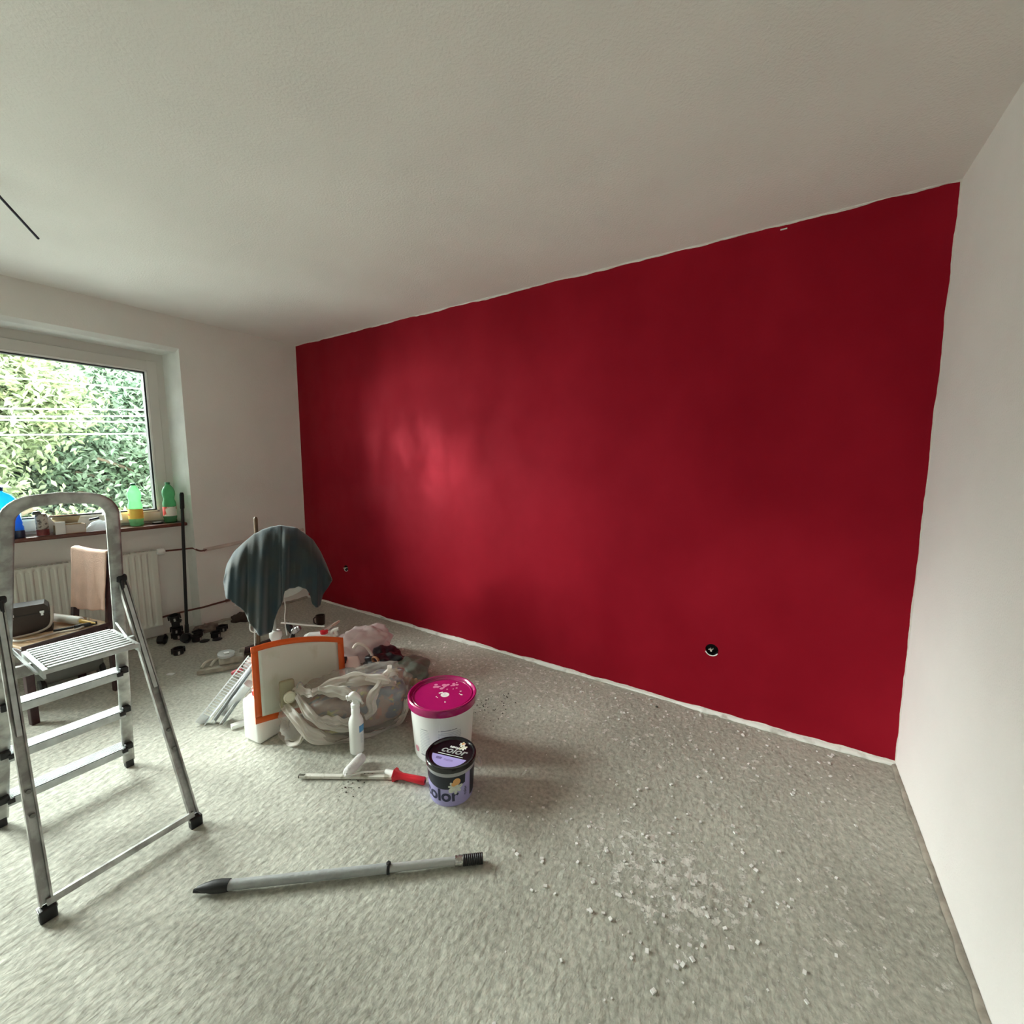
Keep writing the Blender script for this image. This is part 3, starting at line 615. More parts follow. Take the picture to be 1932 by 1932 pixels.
q = B(); q.box((0, 0, .0135), (.02, .05, .003), bev=.001); q.build('pale_strip', cardw, t, smooth=40)

# ------------------------------------------------------------------ black extension pole, broom handle, socket boxes
p0, p1 = Vector((.045, -1.128, .006)), Vector((-.006, -1.062, 1.185))
t = thing('extension_pole', 'thin black pole leaning in the window niche beside the sill end', 'pole', p0)
b = B(); b.tube([p0, p0.lerp(p1, .9)], .0115, 14); b.build('tube', black_p, t, org=p0, smooth=40)
b = B(); b.tube([p0.lerp(p1, .885), p0.lerp(p1, .89), p0.lerp(p1, .985), p1], [.012, .0155, .0155, .011], 14); b.build('grip', mat('black_rubber', (.01, .01, .012), .7), t, org=p0, smooth=40)
b = B(); b.tube([p0, p0.lerp(p1, .06)], [.016, .014], 14); b.build('end_fitting', mat('dark_fitting', (.03, .03, .03), .5), t, org=p0, smooth=40)
t = thing('broom', 'brown round-ended broom handle standing upright behind the draped cloth', 'broom', (.95, -.98, 0))
b = B(); b.tube([(.94, -1.0, .04), (.955, -.972, .60), (.957, -.966, 1.02), (.957, -.966, 1.034), (.957, -.966, 1.040)], [.0135, .0135, .0135, .011, .004], 16); b.build('handle', mat('brown_wood', (.20, .125, .07), .55, var=.3, vscale=15, stretch=(4, 4, .5)), t, org=t.location, smooth=50)
b = B(); b.box((.94, -1.0, .055), (.05, .22, .035), bev=.008); b.build('head', maroon, t, org=t.location, smooth=40)
b = B()
for i in range(26):
    for j in range(5): b.box((.922+j*.009, -1.10+i*.0077, .02), (.004, .004, .038), rotm(random.uniform(-.15, .15), random.uniform(-.2, .2), 0))
tag(b.build('bristles', mat('bristles', (.12, .09, .06), .9), t, org=t.location), kind='stuff')
def sbox(tabs=True):
    t = thing('socket_box', '', 'box', (0, 0, 0), 0, 'black socket boxes on the floor by the niche')
    q = B(); q.lathe([(.030, .002), (.031, 0), (.034, .042), (.0345, .046), (.032, .046), (.029, .004), (.001, .004)], 28, cap1=True)
    q.build('cup', black_p, t, smooth=40)
    q = B(); q.lathe([(.0345, .042), (.041, .043), (.041, .047), (.0345, .047)], 28, cap0=False, cap1=False, fn=lambda a, z: 1+.05*math.cos(4*a)); q.build('rim', black_p, t, smooth=40)
    q = B(); q.box((0, -.0345, .018), (.012, .004, .024), bev=.001); q.build('knockout', mat('pale_knockout', (.45, .44, .42), .6) if not bpy.data.materials.get('pale_knockout') else bpy.data.materials['pale_knockout'], t)
    for s_ in (-1, 1):
        q = B(); q.lathe([(.005, .01), (.005, .05)], 10, (s_*.038, 0, 0)); q.build('screw_post', black_p, t, smooth=40)
    return t
sb = sbox(); fr_ = face_rot(.4, -1.2)
boxes = [(.455, -1.335, .001, (0, 0, .4), 'black socket box standing nearest the ladder, in front of the black pole foot'),
         (.105, -1.215, .001, (0, 0, .2), 'black socket box at the bottom of the stack beside the black pole'),
         (.100, -1.218, .050, (.08, .05, 0), 'black socket box second in the stack beside the black pole'),
         (.103, -1.214, .101, (-.06, .06, .9), 'black socket box third in the stack beside the black pole'),
         (.098, -1.22, .152, (.12, -.1, 0), 'black socket box on top of the stack beside the black pole'),
         (.115, -1.345, .036, (PI/2, 0, 1.2), 'black socket box lying on its side nearest the radiator'),
         (.235, -1.215, .036, (PI/2-.2, 0, .3), 'black socket box lying on its side in front of the stack'),
         (.20, -1.105, .001, (0, 0, 1.4), 'black socket box standing right of the black pole'),
         (.30, -1.155, .001, (.0, 0, .8), 'black socket box just in front of the black pole foot'),
         (.345, -1.035, .001, (0, 0, .6), 'black socket box standing behind the two black discs'),
         (.245, -.945, .001, (0, 0, .2), 'black socket box farthest right, nearest the corner of the room')]
for i, (x, y, z, r, lb) in enumerate(boxes):
    if i == 0: sb.location = (x, y, z); sb.rotation_euler = (r[0], r[1], fr_+r[2]*.3); sb['label'] = lb
    else: dup(sb, (x, y, z), (r[0], r[1], fr_+r[2]), lb)
dm = black_p
for i, (px, py, lb) in enumerate(((386, 1210, 'flat black disc on the floor, left one of two'), (410, 1207, 'flat black disc on the floor, right one of two'))):
    p = onz(px, py, 0); q = B(); q.lathe([(.033, .002), (.035, .004), (.035, .007), (.030, .009), (.001, .0095)], 28, p); tag(q.build('disc_lid', dm, org=p, smooth=40), lb, 'lid', 'black discs on the floor')
# rubble at the foot of the window wall
rub = mat('brown_rubble', (.22, .17, .14), .95, bump=.8, bscale=60, var=.4, vscale=30)
def lump(name, label, x, y, rx, ry, rz_, m, seed, cat='rubble'):
    q = B(); q.lathe([(max(.001, math.sin(a*PI/2*1.0+.0)) if 0 else math.cos((1-a)*PI/2-PI/2+1e-3) if 0 else math.sqrt(max(0, 1-a*a)), a) for a in [k/9 for k in range(10)]], 26, (0, 0, 0), cap0=True, cap1=True)
    for v in q.v:
        k = 1+.35*nz(v.x*2+seed, v.y*2, v.z*2)+.15*nz(v.x*6, v.y*6+seed, v.z*6); v.x *= rx*k; v.y *= ry*k; v.z = .002+v.z*rz_*k; v.x += x; v.y += y
    return tag(q.build(name, m, org=(x, y, 0), smooth=50), label, cat)
lump('rubble_heap', 'small heap of brown plaster rubble at the wall right of the black pole', .10, -1.01, .09, .09, .05, rub, 3)
lump('rubble_heap', 'dark lump of rubble at the wall behind the broom handle', .10, -.70, .09, .11, .06, mat('dark_rubble', (.06, .045, .035), .95, bump=.8, bscale=40), 8)
q = B(); p = onz(322, 1272, .003); q.box(p, (.05, .03, .004), rotm(0, 0, .4), bev=.0015); tag(q.build('plaster_chip', cardw, org=p), 'single white plaster chip on the floor between the ladder and the dusty tool', 'chip')

# ------------------------------------------------------------------ dusty power tool
t = thing('power_tool', 'dust-covered flat power tool with clear round cup lying on the floor', 'tool', (.95, -1.255, 0), math.radians(58))
q = B(); q.poly([(-.13, -.085), (.02, -.09), (.13, -.075), (.14, .06), (.03, .085), (-.10, .07)], .004, .030); q.build('base_plate', mat('dusty_tan', (.40, .36, .30), .9, bump=.5, bscale=50, var=.25, vscale=22), t)
q = B(); q.box((.06, .0, .055), (.15, .12, .05), rotm(0, .05, .1), bev=.018); q.box((.12, .03, .075), (.03, .03, .06), rotm(.2, .2), bev=.006); q.build('housing', dust, t, smooth=50)
q = B(); q.lathe([(.045, 0), (.052, .008), (.052, .022), (.048, .024), (.001, .024)], 30, (.03, -.01, .078), rotm(.1, .08)); q.build('clear_cup', film('dusty_clear', (.72, .74, .74), .75, .25), t, smooth=40)
q = B(); q.box((.035, -.02, .105), (.03, .025, .004), rotm(.1, .08, .3)); q.build('sticker', cardw, t)
for s_ in (0, 1):
    q = B(); q.tube(spline([(-.11+s_*.05, -.05, .035), (-.09+s_*.05, -.01, .055), (-.06+s_*.05, .04, .045)], 5), .010, 8); q.build('strap_loop', mat('pale_dust', (.46, .42, .35), .9) if s_ == 0 else bpy.data.materials['pale_dust'], t, smooth=50)

# ------------------------------------------------------------------ pedestal fan covered with the blue-grey towel
FX, FY = 1.25, -.92
fan = thing('pedestal_fan', 'white pedestal fan almost hidden under a blue-grey towel', 'fan', (FX, FY, 0), face_rot(FX, FY))
def u_(x, y): return uz(x, y, FX, FY)
cu, cz = u_(526, 1062)
q = B()
for rr, yy in ((.205, 0), (.195, .035), (.15, .055), (.195, -.035), (.15, -.055)): q.tube([(cu+rr*math.cos(a), yy, cz+rr*math.sin(a)) for a in [2*PI*k/40 for k in range(40)]], .004, 6, closed=True)
for k in range(24):
    a = 2*PI*k/24
    for s_ in (-1, 1): q.tube([(cu+r*math.cos(a), s_*d, cz+r*math.sin(a)) for r, d in ((.205, .003), (.195, .035), (.15, .055), (.06, .06))], .002, 5)
q.build('guard', white_p, fan, smooth=60)
q = B(); q.lathe([(.001, -.062), (.05, -.06), (.06, -.05), (.06, .05), (.05, .16), (.02, .18)], 24, (cu, 0, cz), rotm(-PI/2)); q.build('motor', white_p, fan, smooth=50)
for k in range(3):
    q = B(); a0 = k*2*PI/3
    q.grid(lambda u, v: Vector((cu+(.05+.15*u)*math.cos(a0+v*.9+.2*u), -.02+.04*v, cz+(.05+.15*u)*math.sin(a0+v*.9+.2*u))), 8, 8); q.build('blade', film('fan_blade', (.8, .82, .82), .8), fan, smooth=60)
a, z2 = u_(517, 1130); a3, z3 = u_(520, 1196)
q = B(); q.tube([(a, .0, cz-.15), (a, 0, z2), (a3-.004, 0, z2-.06), (a3-.006, 0, z2-.11)], [.022, .026, .022, .012], 14); q.build('neck', white_p, fan, smooth=50)
q = B(); q.tube([(a3-.008, 0, z2-.05), (a3, 0, .03)], .012, 14); q.build('pole', mat('grey_pole', (.45, .45, .42), .4, .3), fan, smooth=50)
zb = u_(520, 1215)[1]
q = B(); q.lathe([(.022, zb-.02), (.026, zb+.02), (.040, zb+.055), (.040, zb+.085), (.028, zb+.10)], 20, (a3, 0, 0), fn=lambda a_, z: 1+.04*math.cos(6*a_)); q.build('height_collar', white_p, fan, smooth=40)
q = B(); q.lathe([(.20, 0), (.20, .015), (.17, .028), (.03, .035)], 40, (a3, 0, 0)); q.build('base', white_p, fan, smooth=40)
ua, za = u_(558, 1103); 
# white curved shade edge seen below the towel
q = B()
def shade(u, v):
    th = math.radians(-150+120*u); rr = .235-.13*v
    return Vector((cu+rr*math.cos(th)+.0, -.055-.01*v, cz-.01+rr*math.sin(th)))
q.grid(shade, 24, 6); q.build('lower_shroud', film('shroud', (.82, .82, .78), .85), fan, smooth=60, mods=[('SOLIDIFY', dict(thickness=.004))])
h1 = [u_(x, y) for x, y in ((478, 1163), (472, 1176), (473, 1188), (482, 1191), (490, 1186), (491, 1182))]
q = B(); q.tube(spline([(u, -.02, z) for u, z in h1], 5), .004, 8); q.build('cable_hook', white_p, fan, smooth=60)
h1 = [u_(x, y) for x, y in ((533, 1112), (538, 1140), (537, 1165), (541, 1195))]
q = B(); q.tube(spline([(u, -.04, z) for u, z in h1], 5), .0035, 8); q.build('cable', white_p, fan, smooth=60)
h1 = [u_(x, y) for x, y in ((480, 1170), (481, 1215))]
q = B(); q.tube([(u, -.03, max(.04, z)) for u, z in h1], .0035, 8); q.build('cable', white_p, fan, smooth=60)
q = B(); u0, z0 = u_(444, 1141); u1, z1 = u_(456, 1131); q.tube([(u0, -.02, z0), (u1, -.02, z1)], .004, 6); q.build('wire_end', white_p, fan)
# the towel: sheet over the fan, hanging in folds front and back
top = [(424, 1092), (428, 1066), (440, 1044), (455, 1028), (480, 1007), (505, 995), (530, 991), (560, 996), (590, 1018), (605, 1042), (615, 1064), (624, 1087)]
bot = [(424, 1098), (428, 1112), (430, 1120), (440, 1121), (441, 1126), (447, 1128), (456, 1136), (475, 1165), (490, 1181), (505, 1184), (514, 1180), (518, 1160), (525, 1140), (533, 1122), (536, 1104), (550, 1101), (562, 1099), (576, 1102), (583, 1112), (586, 1128), (594, 1136), (602, 1137), (607, 1118), (616, 1103), (624, 1092)]
tb = B()
def towel2(u, v):
    x = 424+200*u; ut, zt_ = u_(x, lerpt(top, x)); ub, zb_ = u_(x, lerpt(bot, x))
    rim = math.sqrt(max(0, 1-(2*u-1)**2)); D = .05+.07*rim
    if v < .40:                                   # back half
        s = v/.40; z = zt_-(zt_-zb_-.03)*(1-s)**1.0*.85; y = D*min(1, (1-s)*3+.0)**.6
        y = D*math.sin(min(1, (1-s)*2.2)*PI/2)+.010*math.sin(x*.11)*(1-s); uu = ut
    else:
        s = (v-.40)/.60; s2 = s**1.25; z = zt_+(zb_-zt_)*s2; uu = ut+(ub-ut)*s2
        k = min(1, s*1.6)
        f = .026*math.sin((x-424)*.135+1.4*s+.6)+.012*math.sin((x-424)*.31+2*s)+.016*nz(x*.05, s*2)
        if x > 545: f = f*.45+.010*nz(x*.03, s*3, 2)
        if x > 598: f += .02*s
        y = -D*math.sin(min(1, s*2.6)*PI/2)-.012*k+f*k-.03*k*(1-rim); y = min(y, -.066*min(1, s*4)) if .12 < u < .88 else y
        z += .004*nz(x*.1, s*4, 3)
        # hanging tail swings a little closer
        if 470 < x < 530: y -= .02*s
    return Vector((uu, y, z))
tb.grid(towel2, 120, 90)
tmat = bpy.data.materials.new('blue_grey_terry'); tmat.use_nodes = True; nt = tmat.node_tree; p_ = nt.nodes['Principled BSDF']
tc_ = nt.nodes.new('ShaderNodeTexCoord').outputs['Object']
nt.links.new(mix_(nt, ramp_(nt, noise_(nt, tc_, 7, 5, (1, 1, 1)), .42, .62), (.026, .044, .054), (.040, .048, .046)), p_.inputs['Base Color'])
p_.inputs['Roughness'].default_value = .95; p_.inputs['Sheen Weight'].default_value = .4; p_.inputs['Specular IOR Level'].default_value = .1
bb = nt.nodes.new('ShaderNodeBump'); bb.inputs['Strength'].default_value = .5; bb.inputs['Distance'].default_value = .002; nt.links.new(noise_(nt, tc_, 220, 3), bb.inputs['Height']); nt.links.new(bb.outputs[0], p_.inputs['Normal'])
tw2 = tb.build('towel', tmat, smooth=70, mods=[('SOLIDIFY', dict(thickness=.006, offset=0))])
tw2.location = (FX, FY, 0); tw2.rotation_euler = (0, 0, face_rot(FX, FY))
tag(tw2, 'blue-grey towel draped in folds over the fan head', 'towel')

# ------------------------------------------------------------------ curved sheet with orange border, leaning on the pile
_dv = Vector((-.888, .461)); SX, SY = CAM.x+_dv.x*2.40, CAM.y+_dv.y*2.40
sh = thing('bordered_sheet', 'bent pale plastic sheet with bright orange border leaning on the pile', 'sheet', (SX, SY, 0))
def atdist(x, y, dist):
    d = ray(x, y); return CAM+d*(dist/math.hypot(d.x, d.y))-Vector((SX, SY, 0))
tle, tre, ble, bre = atdist(473, 1222, 2.43), atdist(647, 1203, 2.70), atdist(483, 1367, 2.33), atdist(655, 1335, 2.60)
_nn = (tre-tle).cross(ble-tle).normalized(); _nn = _nn if _nn.dot(CAM-Vector((SX, SY, 0))) > 0 else -_nn
def sheet(a, b_, off=0):                           # a 0..1 across, b 0..1 down
    p = tle.lerp(tre, a).lerp(ble.lerp(bre, a), b_)
    return p+Vector((0, 0, .030*4*a*(1-a)*(1-.6*b_)))+_nn*(off-.03*4*a*(1-a))
bw = .075; bh = .085
ctr_ = B(); ctr_.grid(lambda u, v: sheet(bw*.9+(1-1.8*bw)*u, bh*.9+(1-1.8*bh)*v, .001), 24, 20)
mm = mat('pale_glossy_sheet', (.74, .80, .71), .22, spec=.5, col2=(.64, .68, .56), vscale=9, vth=(.3, .45), coat=.3)
ctr_.build('panel', mm, sh, smooth=60, mods=[('SOLIDIFY', dict(thickness=.003, offset=0))])
bd = B()
bd.grid(lambda u, v: sheet(u, bh*v), 30, 3); bd.grid(lambda u, v: sheet(u, 1-bh*v), 30, 3)
bd.grid(lambda u, v: sheet(bw*u, bh+(1-2*bh)*v), 3, 20); bd.grid(lambda u, v: sheet(1-bw*u, bh+(1-2*bh)*v), 3, 20)
bd.build('orange_border', mat('orange_print', (.83, .15, .03), .4, var=.08, vscale=7), sh, smooth=60, mods=[('SOLIDIFY', dict(thickness=.0045, offset=0))])

# ------------------------------------------------------------------ canisters
def canister(bx, by, w_, d_, h_, label, rz, bodym, capm, cx=-.02, rot=None, z=0, handle=True):
    t = thing('canister', label, 'canister', (bx, by, z), rz, rot=rot)
    q = B(); q.box((0, 0, h_*.42), (w_, d_, h_*.84), bev=.022); q.build('body', bodym, t, smooth=50)
    q = B(); q.add([(-w_*.46, -d_*.42, h_*.80), (w_*.46, -d_*.42, h_*.80), (w_*.46, d_*.42, h_*.80), (-w_*.46, d_*.42, h_*.80), (-w_*.34, -d_*.30, h_*.90), (w_*.30, -d_*.30, h_*.90), (w_*.30, d_*.30, h_*.90), (-w_*.34, d_*.30, h_*.90)], [(0, 1, 5, 4), (1, 2, 6, 5), (2, 3, 7, 6), (3, 0, 4, 7), (4, 5, 6, 7)])
    q.build('shoulder', bodym, t)
    q = B(); q.lathe([(.022, h_*.86), (.022, h_*.90), (.027, h_*.905), (.028, h_), (.024, h_*1.01), (.001, h_*1.01)], 24, (cx, 0, 0), fn=lambda a, z_: 1+.02*math.cos(18*a)); q.build('screw_cap', capm, t, smooth=40)
    if handle:
        q = B(); x0 = cx+.05; q.tube(spline([(x0, 0, h_*.86), (x0+.01, 0, h_*.98), (x0+.05, 0, h_*1.03), (w_*.46, 0, h_*.98), (w_*.49, 0, h_*.80)], 6), .012, 12); q.build('carry_handle', bodym, t, smooth=60)
    return t
canister(1.975, -1.475, .19, .13, .268, 'white plastic canister with red cap behind the left edge of the orange-bordered sheet', face_rot(1.93, -1.5)+.55, canw, red_p, -.045)
canister(1.42, -.80, .24, .15, .21, 'white canister with red cap lying near the top of the pile behind the bordered sheet', face_rot(1.42, -.8)-.2, canw, red_p, .03)
pinkw = mat('pinkish_white_plastic', (.80, .70, .66), .35, sub=.1)
t = thing('canister', 'cream canister with large looped handle, right of the orange-bordered sheet', 'canister', (1.86, -.90, 0), face_rot(1.86, -.90)+.1)
q = B(); q.box((-.02, 0, .065), (.20, .16, .13), rotm(.2, .12, 0), bev=.02); q.build('body', pinkw, t, smooth=50)
hp = [uz(x, y, 1.86, -.95) for x, y in ((652, 1222), (660, 1214), (676, 1220), (687, 1235), (688, 1247))]
q = B(); q.tube(spline([(u, -.06, z_) for u, z_ in hp], 6), .010, 12); q.build('carry_handle', mat('cream_plastic', (.84, .80, .74), .35), t, smooth=60)
q = B(); q.box((.0, -.07, .10), (.21, .02, .025), rotm(.3, .18, 0), bev=.003); q.build('cream_board', mat('cream_chip', (.74, .64, .50), .8), t)
# round-capped translucent bottle poking up in front of the sheet
t = thing('capped_bottle', 'cloudy square bottle with round cream cap, in front of the bordered sheet', 'bottle', (2.155, -1.46, .12), face_rot(2.15, -1.46)+.1)
cloudy = film('cloudy_bottle', (.60, .58, .42), .62, .25)
q = B(); q.box((0, .02, .135), (.070, .05, .14), rotm(-.25, 0, 0), bev=.014); q.build('body', cloudy, t, smooth=50)
q = B(); q.lathe([(.020, -.01), (.026, 0), (.028, .005), (.028, .022), (.023, .026), (.020, .022), (.001, .021)], 24, (.004, -.01, .135), rotm(PI/2-.15, 0, 0)); q.build('round_cap', mat('cream_cap', (.76, .73, .58), .4), t, smooth=40)
q = B(); q.tube([(.055+.014*math.cos(a), -.01+.003*math.sin(2*a), .165+.030*math.sin(a)) for a in [2*PI*k/24 for k in range(24)]], .004, 8, closed=True); q.build('clear_ring', clear, t, smooth=60)

# ------------------------------------------------------------------ big milky plastic bag with printed sack in it
GX_, GY_ = 2.30, -1.20
ga = face_rot(GX_, GY_)
sk = thing('cement_sack', 'crumpled sack printed in blue, yellow and red inside the milky plastic bag', 'sack', (GX_, GY_, .0), ga)
def skm():
    m = bpy.data.materials.new('printed_sack'); m.use_nodes = True; nt = m.node_tree; p = nt.nodes['Principled BSDF']
    tc = nt.nodes.new('ShaderNodeTexCoord').outputs['Object']
    c = mix_(nt, ramp_(nt, noise_(nt, tc, 11, 4), .45, .52), (.10, .14, .22), (.34, .22, .19))
    c = mix_(nt, ramp_(nt, noise_(nt, tc, 17, 4, (1, 1, 1.3)), .60, .66), c, (.48, .46, .15))
    c = mix_(nt, ramp_(nt, noise_(nt, tc, 23, 6, (1.1, 1, 1)), .60, .66), c, (.46, .17, .12))
    nt.links.new(c, p.inputs['Base Color']); p.inputs['Roughness'].default_value = .45
    b_ = nt.nodes.new('ShaderNodeBump'); b_.inputs['Strength'].default_value = .8; b_.inputs['Distance'].default_value = .01; nt.links.new(noise_(nt, tc, 26, 5), b_.inputs['Height']); nt.links.new(b_.outputs[0], p.inputs['Normal']); return m
def blobmesh(sx, sy, sz, zc_, n1, n2, pw=.55, amp=.06, fr=5, seed=0, cx=0, cy=0, flat=None):
    q = B()
    def f(u, v):
        a = 2*PI*u; e = -PI/2+PI*v; c_, s1 = math.cos(a), math.sin(a); ce, se = math.cos(e), math.sin(e)
        g = lambda t_: math.copysign(abs(t_)**pw, t_)
        p = Vector((g(c_)*g(ce)*sx, g(s1)*g(ce)*sy, g(se)*sz))
        k = 1+amp*nz(p.x*fr/sx*.5+seed, p.y*fr/sy*.5, p.z*fr/sz*.5)+amp*.5*nz(p.x*fr*7+seed, p.y*fr*7, p.z*fr*7)
        p = Vector((p.x*k+cx, p.y*k+cy, max(.003, p.z*k+zc_))); return flat(p) if flat else p
    q.grid(f, n1, n2, wrap=True); return q
blobmesh(.270, .125, .105, .118, 72, 40, .5, .10, 4, 2, .025, .01, lambda p: Vector((p.x, p.y, p.z*(1.0+.25*p.x/.25)))).build('sack_body', skm(), sk, smooth=60)
q = B(); q.grid(lambda u, v: Vector((.235+.035*v, -.06+.16*u, .03+.19*v+.006*nz(u*6, v*5))), 12, 12); q.build('dark_panel', mat('slate_print', (.05, .06, .07), .4), sk, smooth=50, mods=[('SOLIDIFY', dict(thickness=.003))])
q = B(); q.tube(spline([(-.20, -.085, .17), (-.11, -.10, .20), (-.03, -.10, .185), (.0, -.09, .15)], 6), [.028]*19, 12); q.build('rolled_lip', mat('rust_print', (.30, .17, .14), .6, bump=.8, bscale=40, var=.4, vscale=30), sk, smooth=60)
bg_ = thing('plastic_bag', 'large crumpled milky plastic bag around a printed sack, front of the pile', 'bag', (GX_, GY_, 0), ga)
def folds(p):
    p = Vector(p); k = p.z/.3
    p.y += .014*math.sin(p.x*38+p.z*12)*k; p.z += .012*nz(p.x*9, p.y*9, 3)*(1 if p.z > .05 else 0)
    p.z *= 1-.18*max(0, -p.x/.3); p.x += .01*nz(p.z*12, p.x*8, 1); return p
bb_ = blobmesh(.325, .17, .152, .150, 110, 56, .62, .13, 5, 5, .0, .0, folds)
bb_.build('bag_body', film('clear_milky_film', (.80, .77, .72), .27, .25), bg_, smooth=70)
def gs2(x, y): return uz(x, y, GX_, GY_)
def surf(x, y, lift=.006):                   # where a sight line meets the bag, in the bag's own frame
    d = ray(x, y); c1, s1 = math.cos(-ga), math.sin(-ga); last = None
    for k in range(160):
        yl = -.30+.004*k; n = Vector((-math.sin(ga), math.cos(ga), 0)); o = Vector((GX_, GY_, 0))+n*yl
        p = CAM+d*((o-CAM).dot(n)/d.dot(n)); q_ = p-Vector((GX_, GY_, 0)); q_ = Vector((q_.x*c1-q_.y*s1, q_.x*s1+q_.y*c1, q_.z))
        if abs(q_.x/.325)**3.2+abs(q_.y/.17)**3.2+abs((q_.z-.15)/.152)**3.2 < 1 or q_.z < .004: return Vector((q_.x, q_.y-lift, max(.005, q_.z)))
        if abs(yl) < .003: last = q_
    return last
def ribbon(pts, wd, name='fold', m=bagf, ph=0):
    P = spline([surf(x, y, .006+.004*(ph % 3)) for x, y in pts], 8); q = B(); n_ = len(P)-1
    def f(u, v):
        i = u*n_; a = P[min(int(i), n_-1)]; c_ = P[min(int(i)+1, n_)]; p = a.lerp(c_, i-int(i)); t_ = (P[min(int(i)+3, n_)]-P[max(0, int(i)-3)]).normalized(); nn = Vector((0, -1, .35)).cross(t_).normalized()
        w2 = wd*(.55+.5*math.sin(u*PI)+.3*nz(u*5, ph)); s1 = v-.5
        r_ = p+nn*s1*w2+Vector((0, -.010*math.cos(s1*PI)-.006*math.sin(s1*14+u*4+ph), .004*math.sin(u*23+s1*4))); r_.z = max(.002, r_.z); return r_
    q.grid(f, 44, 16); return q.build(name, m, bg_, smooth=70, mods=[('SOLIDIFY', dict(thickness=.0012))])
ribbon([(530, 1322), (556, 1350), (590, 1385), (640, 1396), (680, 1398)], .052, ph=1)
ribbon([(560, 1308), (585, 1345), (620, 1368), (672, 1372)], .040, ph=2)
ribbon([(532, 1322), (522, 1350), (526, 1380), (545, 1402), (566, 1396), (575, 1372)], .022, ph=3)
ribbon([(738, 1264), (716, 1290), (700, 1318), (702, 1338), (688, 1352)], .046, ph=4)
ribbon([(766, 1315), (763, 1342), (742, 1366), (705, 1382), (672, 1386)], .034, ph=5)
ribbon([(590, 1305), (625, 1290), (665, 1280), (710, 1282), (748, 1290)], .060, ph=6)
ribbon([(600, 1300), (645, 1304), (680, 1322)], .055, ph=7)
ribbon([(600, 1352), (632, 1358), (668, 1360)], .040, ph=8)
ribbon([(545, 1308), (565, 1303), (592, 1310)], .045, ph=9)
u0, z0 = gs2(733, 1275)
q = B()
def knot(u, v):
    a = 2*PI*u; r = .012+.032*math.sin(min(1, v*1.25)*PI)**.8*(1+.3*math.sin(3*a+v*5)+.2*nz(math.cos(a)*2, math.sin(a)*2, v*4)); return Vector((u0+r*math.cos(a)+.006*v, -.02+r*.7*math.sin(a), z0-.035+.105*v))
q.grid(knot, 36, 24, wrap=True); q.build('twisted_neck', bagf, bg_, smooth=60)
u1, z1 = gs2(690, 1277)
q = B(); q.grid(lambda u, v: Vector((u1-.045+.11*u, -.04-.02*math.sin(v*PI)*math.sin(u*PI), z1-.022+.036*v*(.4+math.sin(u*PI))+.004*nz(u*5, v*5))), 24, 12); q.build('twisted_flap', mat('tan_film', (.52, .40, .30), .4, var=.2), bg_, smooth=60, mods=[('SOLIDIFY', dict(thickness=.002))])

# ------------------------------------------------------------------ bags, cardboard and tools behind
def crumple(name, label, cat, bx, by, sx, sy, sz, m, seed, amp=.22, z=0, pw=.8, rz=0):
    q = blobmesh(sx, sy, sz, sz*.95, 64, 36, pw, amp, 4, seed); o = q.build(name, m, smooth=50)
    o.location = (bx, by, z); o.rotation_euler = (0, 0, face_rot(bx, by)+rz); return tag(o, label, cat)
crumple('plastic_bag', 'pinkish white plastic bag heaped behind the cream looped canister', 'bag', 1.68, -.62, .19, .17, .115, pbag, 11, .2)
crumple('black_bag', 'shiny black bag slumped to the right of the cream canister', 'bag', 2.02, -.72, .13, .14, .085, blackbag, 13, .35)
crumple('grey_bag', 'grey-green plastic bag at the right end of the pile, behind the bucket', 'bag', 2.20, -.66, .115, .12, .07, greybag, 17, .25)
crumple('plastic_bag', 'light plastic bag bundled at the left side of the pile beside the metal strips', 'bag', 1.60, -1.30, .10, .13, .10, bagm, 21, .3)
crumple('plastic_bag', 'cloudy white bag lying under the fan collar behind the sheet', 'bag', 1.33, -1.10, .16, .13, .085, pbag, 23, .3)
crumple('dark_cloth', 'dark crumpled cloth filling the middle of the pile', 'cloth', 1.84, -1.12, .25, .20, .085, mat('dark_pile_cloth', (.05, .045, .045), .9, bump=.6, bscale=30, var=.5), 31, .3)
t = thing('corrugated_hose', 'tan corrugated hose end beside the magenta-lidded bucket', 'hose', (2.40, -.86, 0))
P = spline([(2.30, -.92, .13), (2.36, -.87, .13), (2.42, -.81, .10), (2.46, -.75, .04)], 14); q = B(); q.tube(P, [.024+.004*math.sin(i*1.6) for i in range(len(P))], 18); q.build('ribbed_tube', mat('tan_rubber', (.34, .22, .13), .6, var=.3), t, org=t.location, smooth=50)
q = B(); q.tube([P[0]-Vector((.02, .02, 0)), P[0]], .027, 18); q.build('cuff', black_p, t, org=t.location, smooth=40)
t = thing('wooden_offcut', 'orange-brown cardboard ring resting on the black bag', 'tube', (2.06, -.83, 0))
q = B(); q.tube([(2.06+.028*math.cos(a), -.83, .165+.020*math.sin(a)) for a in [2*PI*k/20 for k in range(20)]], .008, 8, closed=True); q.build('ring', mat('orange_brown', (.32, .15, .07), .6), t, org=t.location, smooth=60); t.name = 'cardboard_ring'
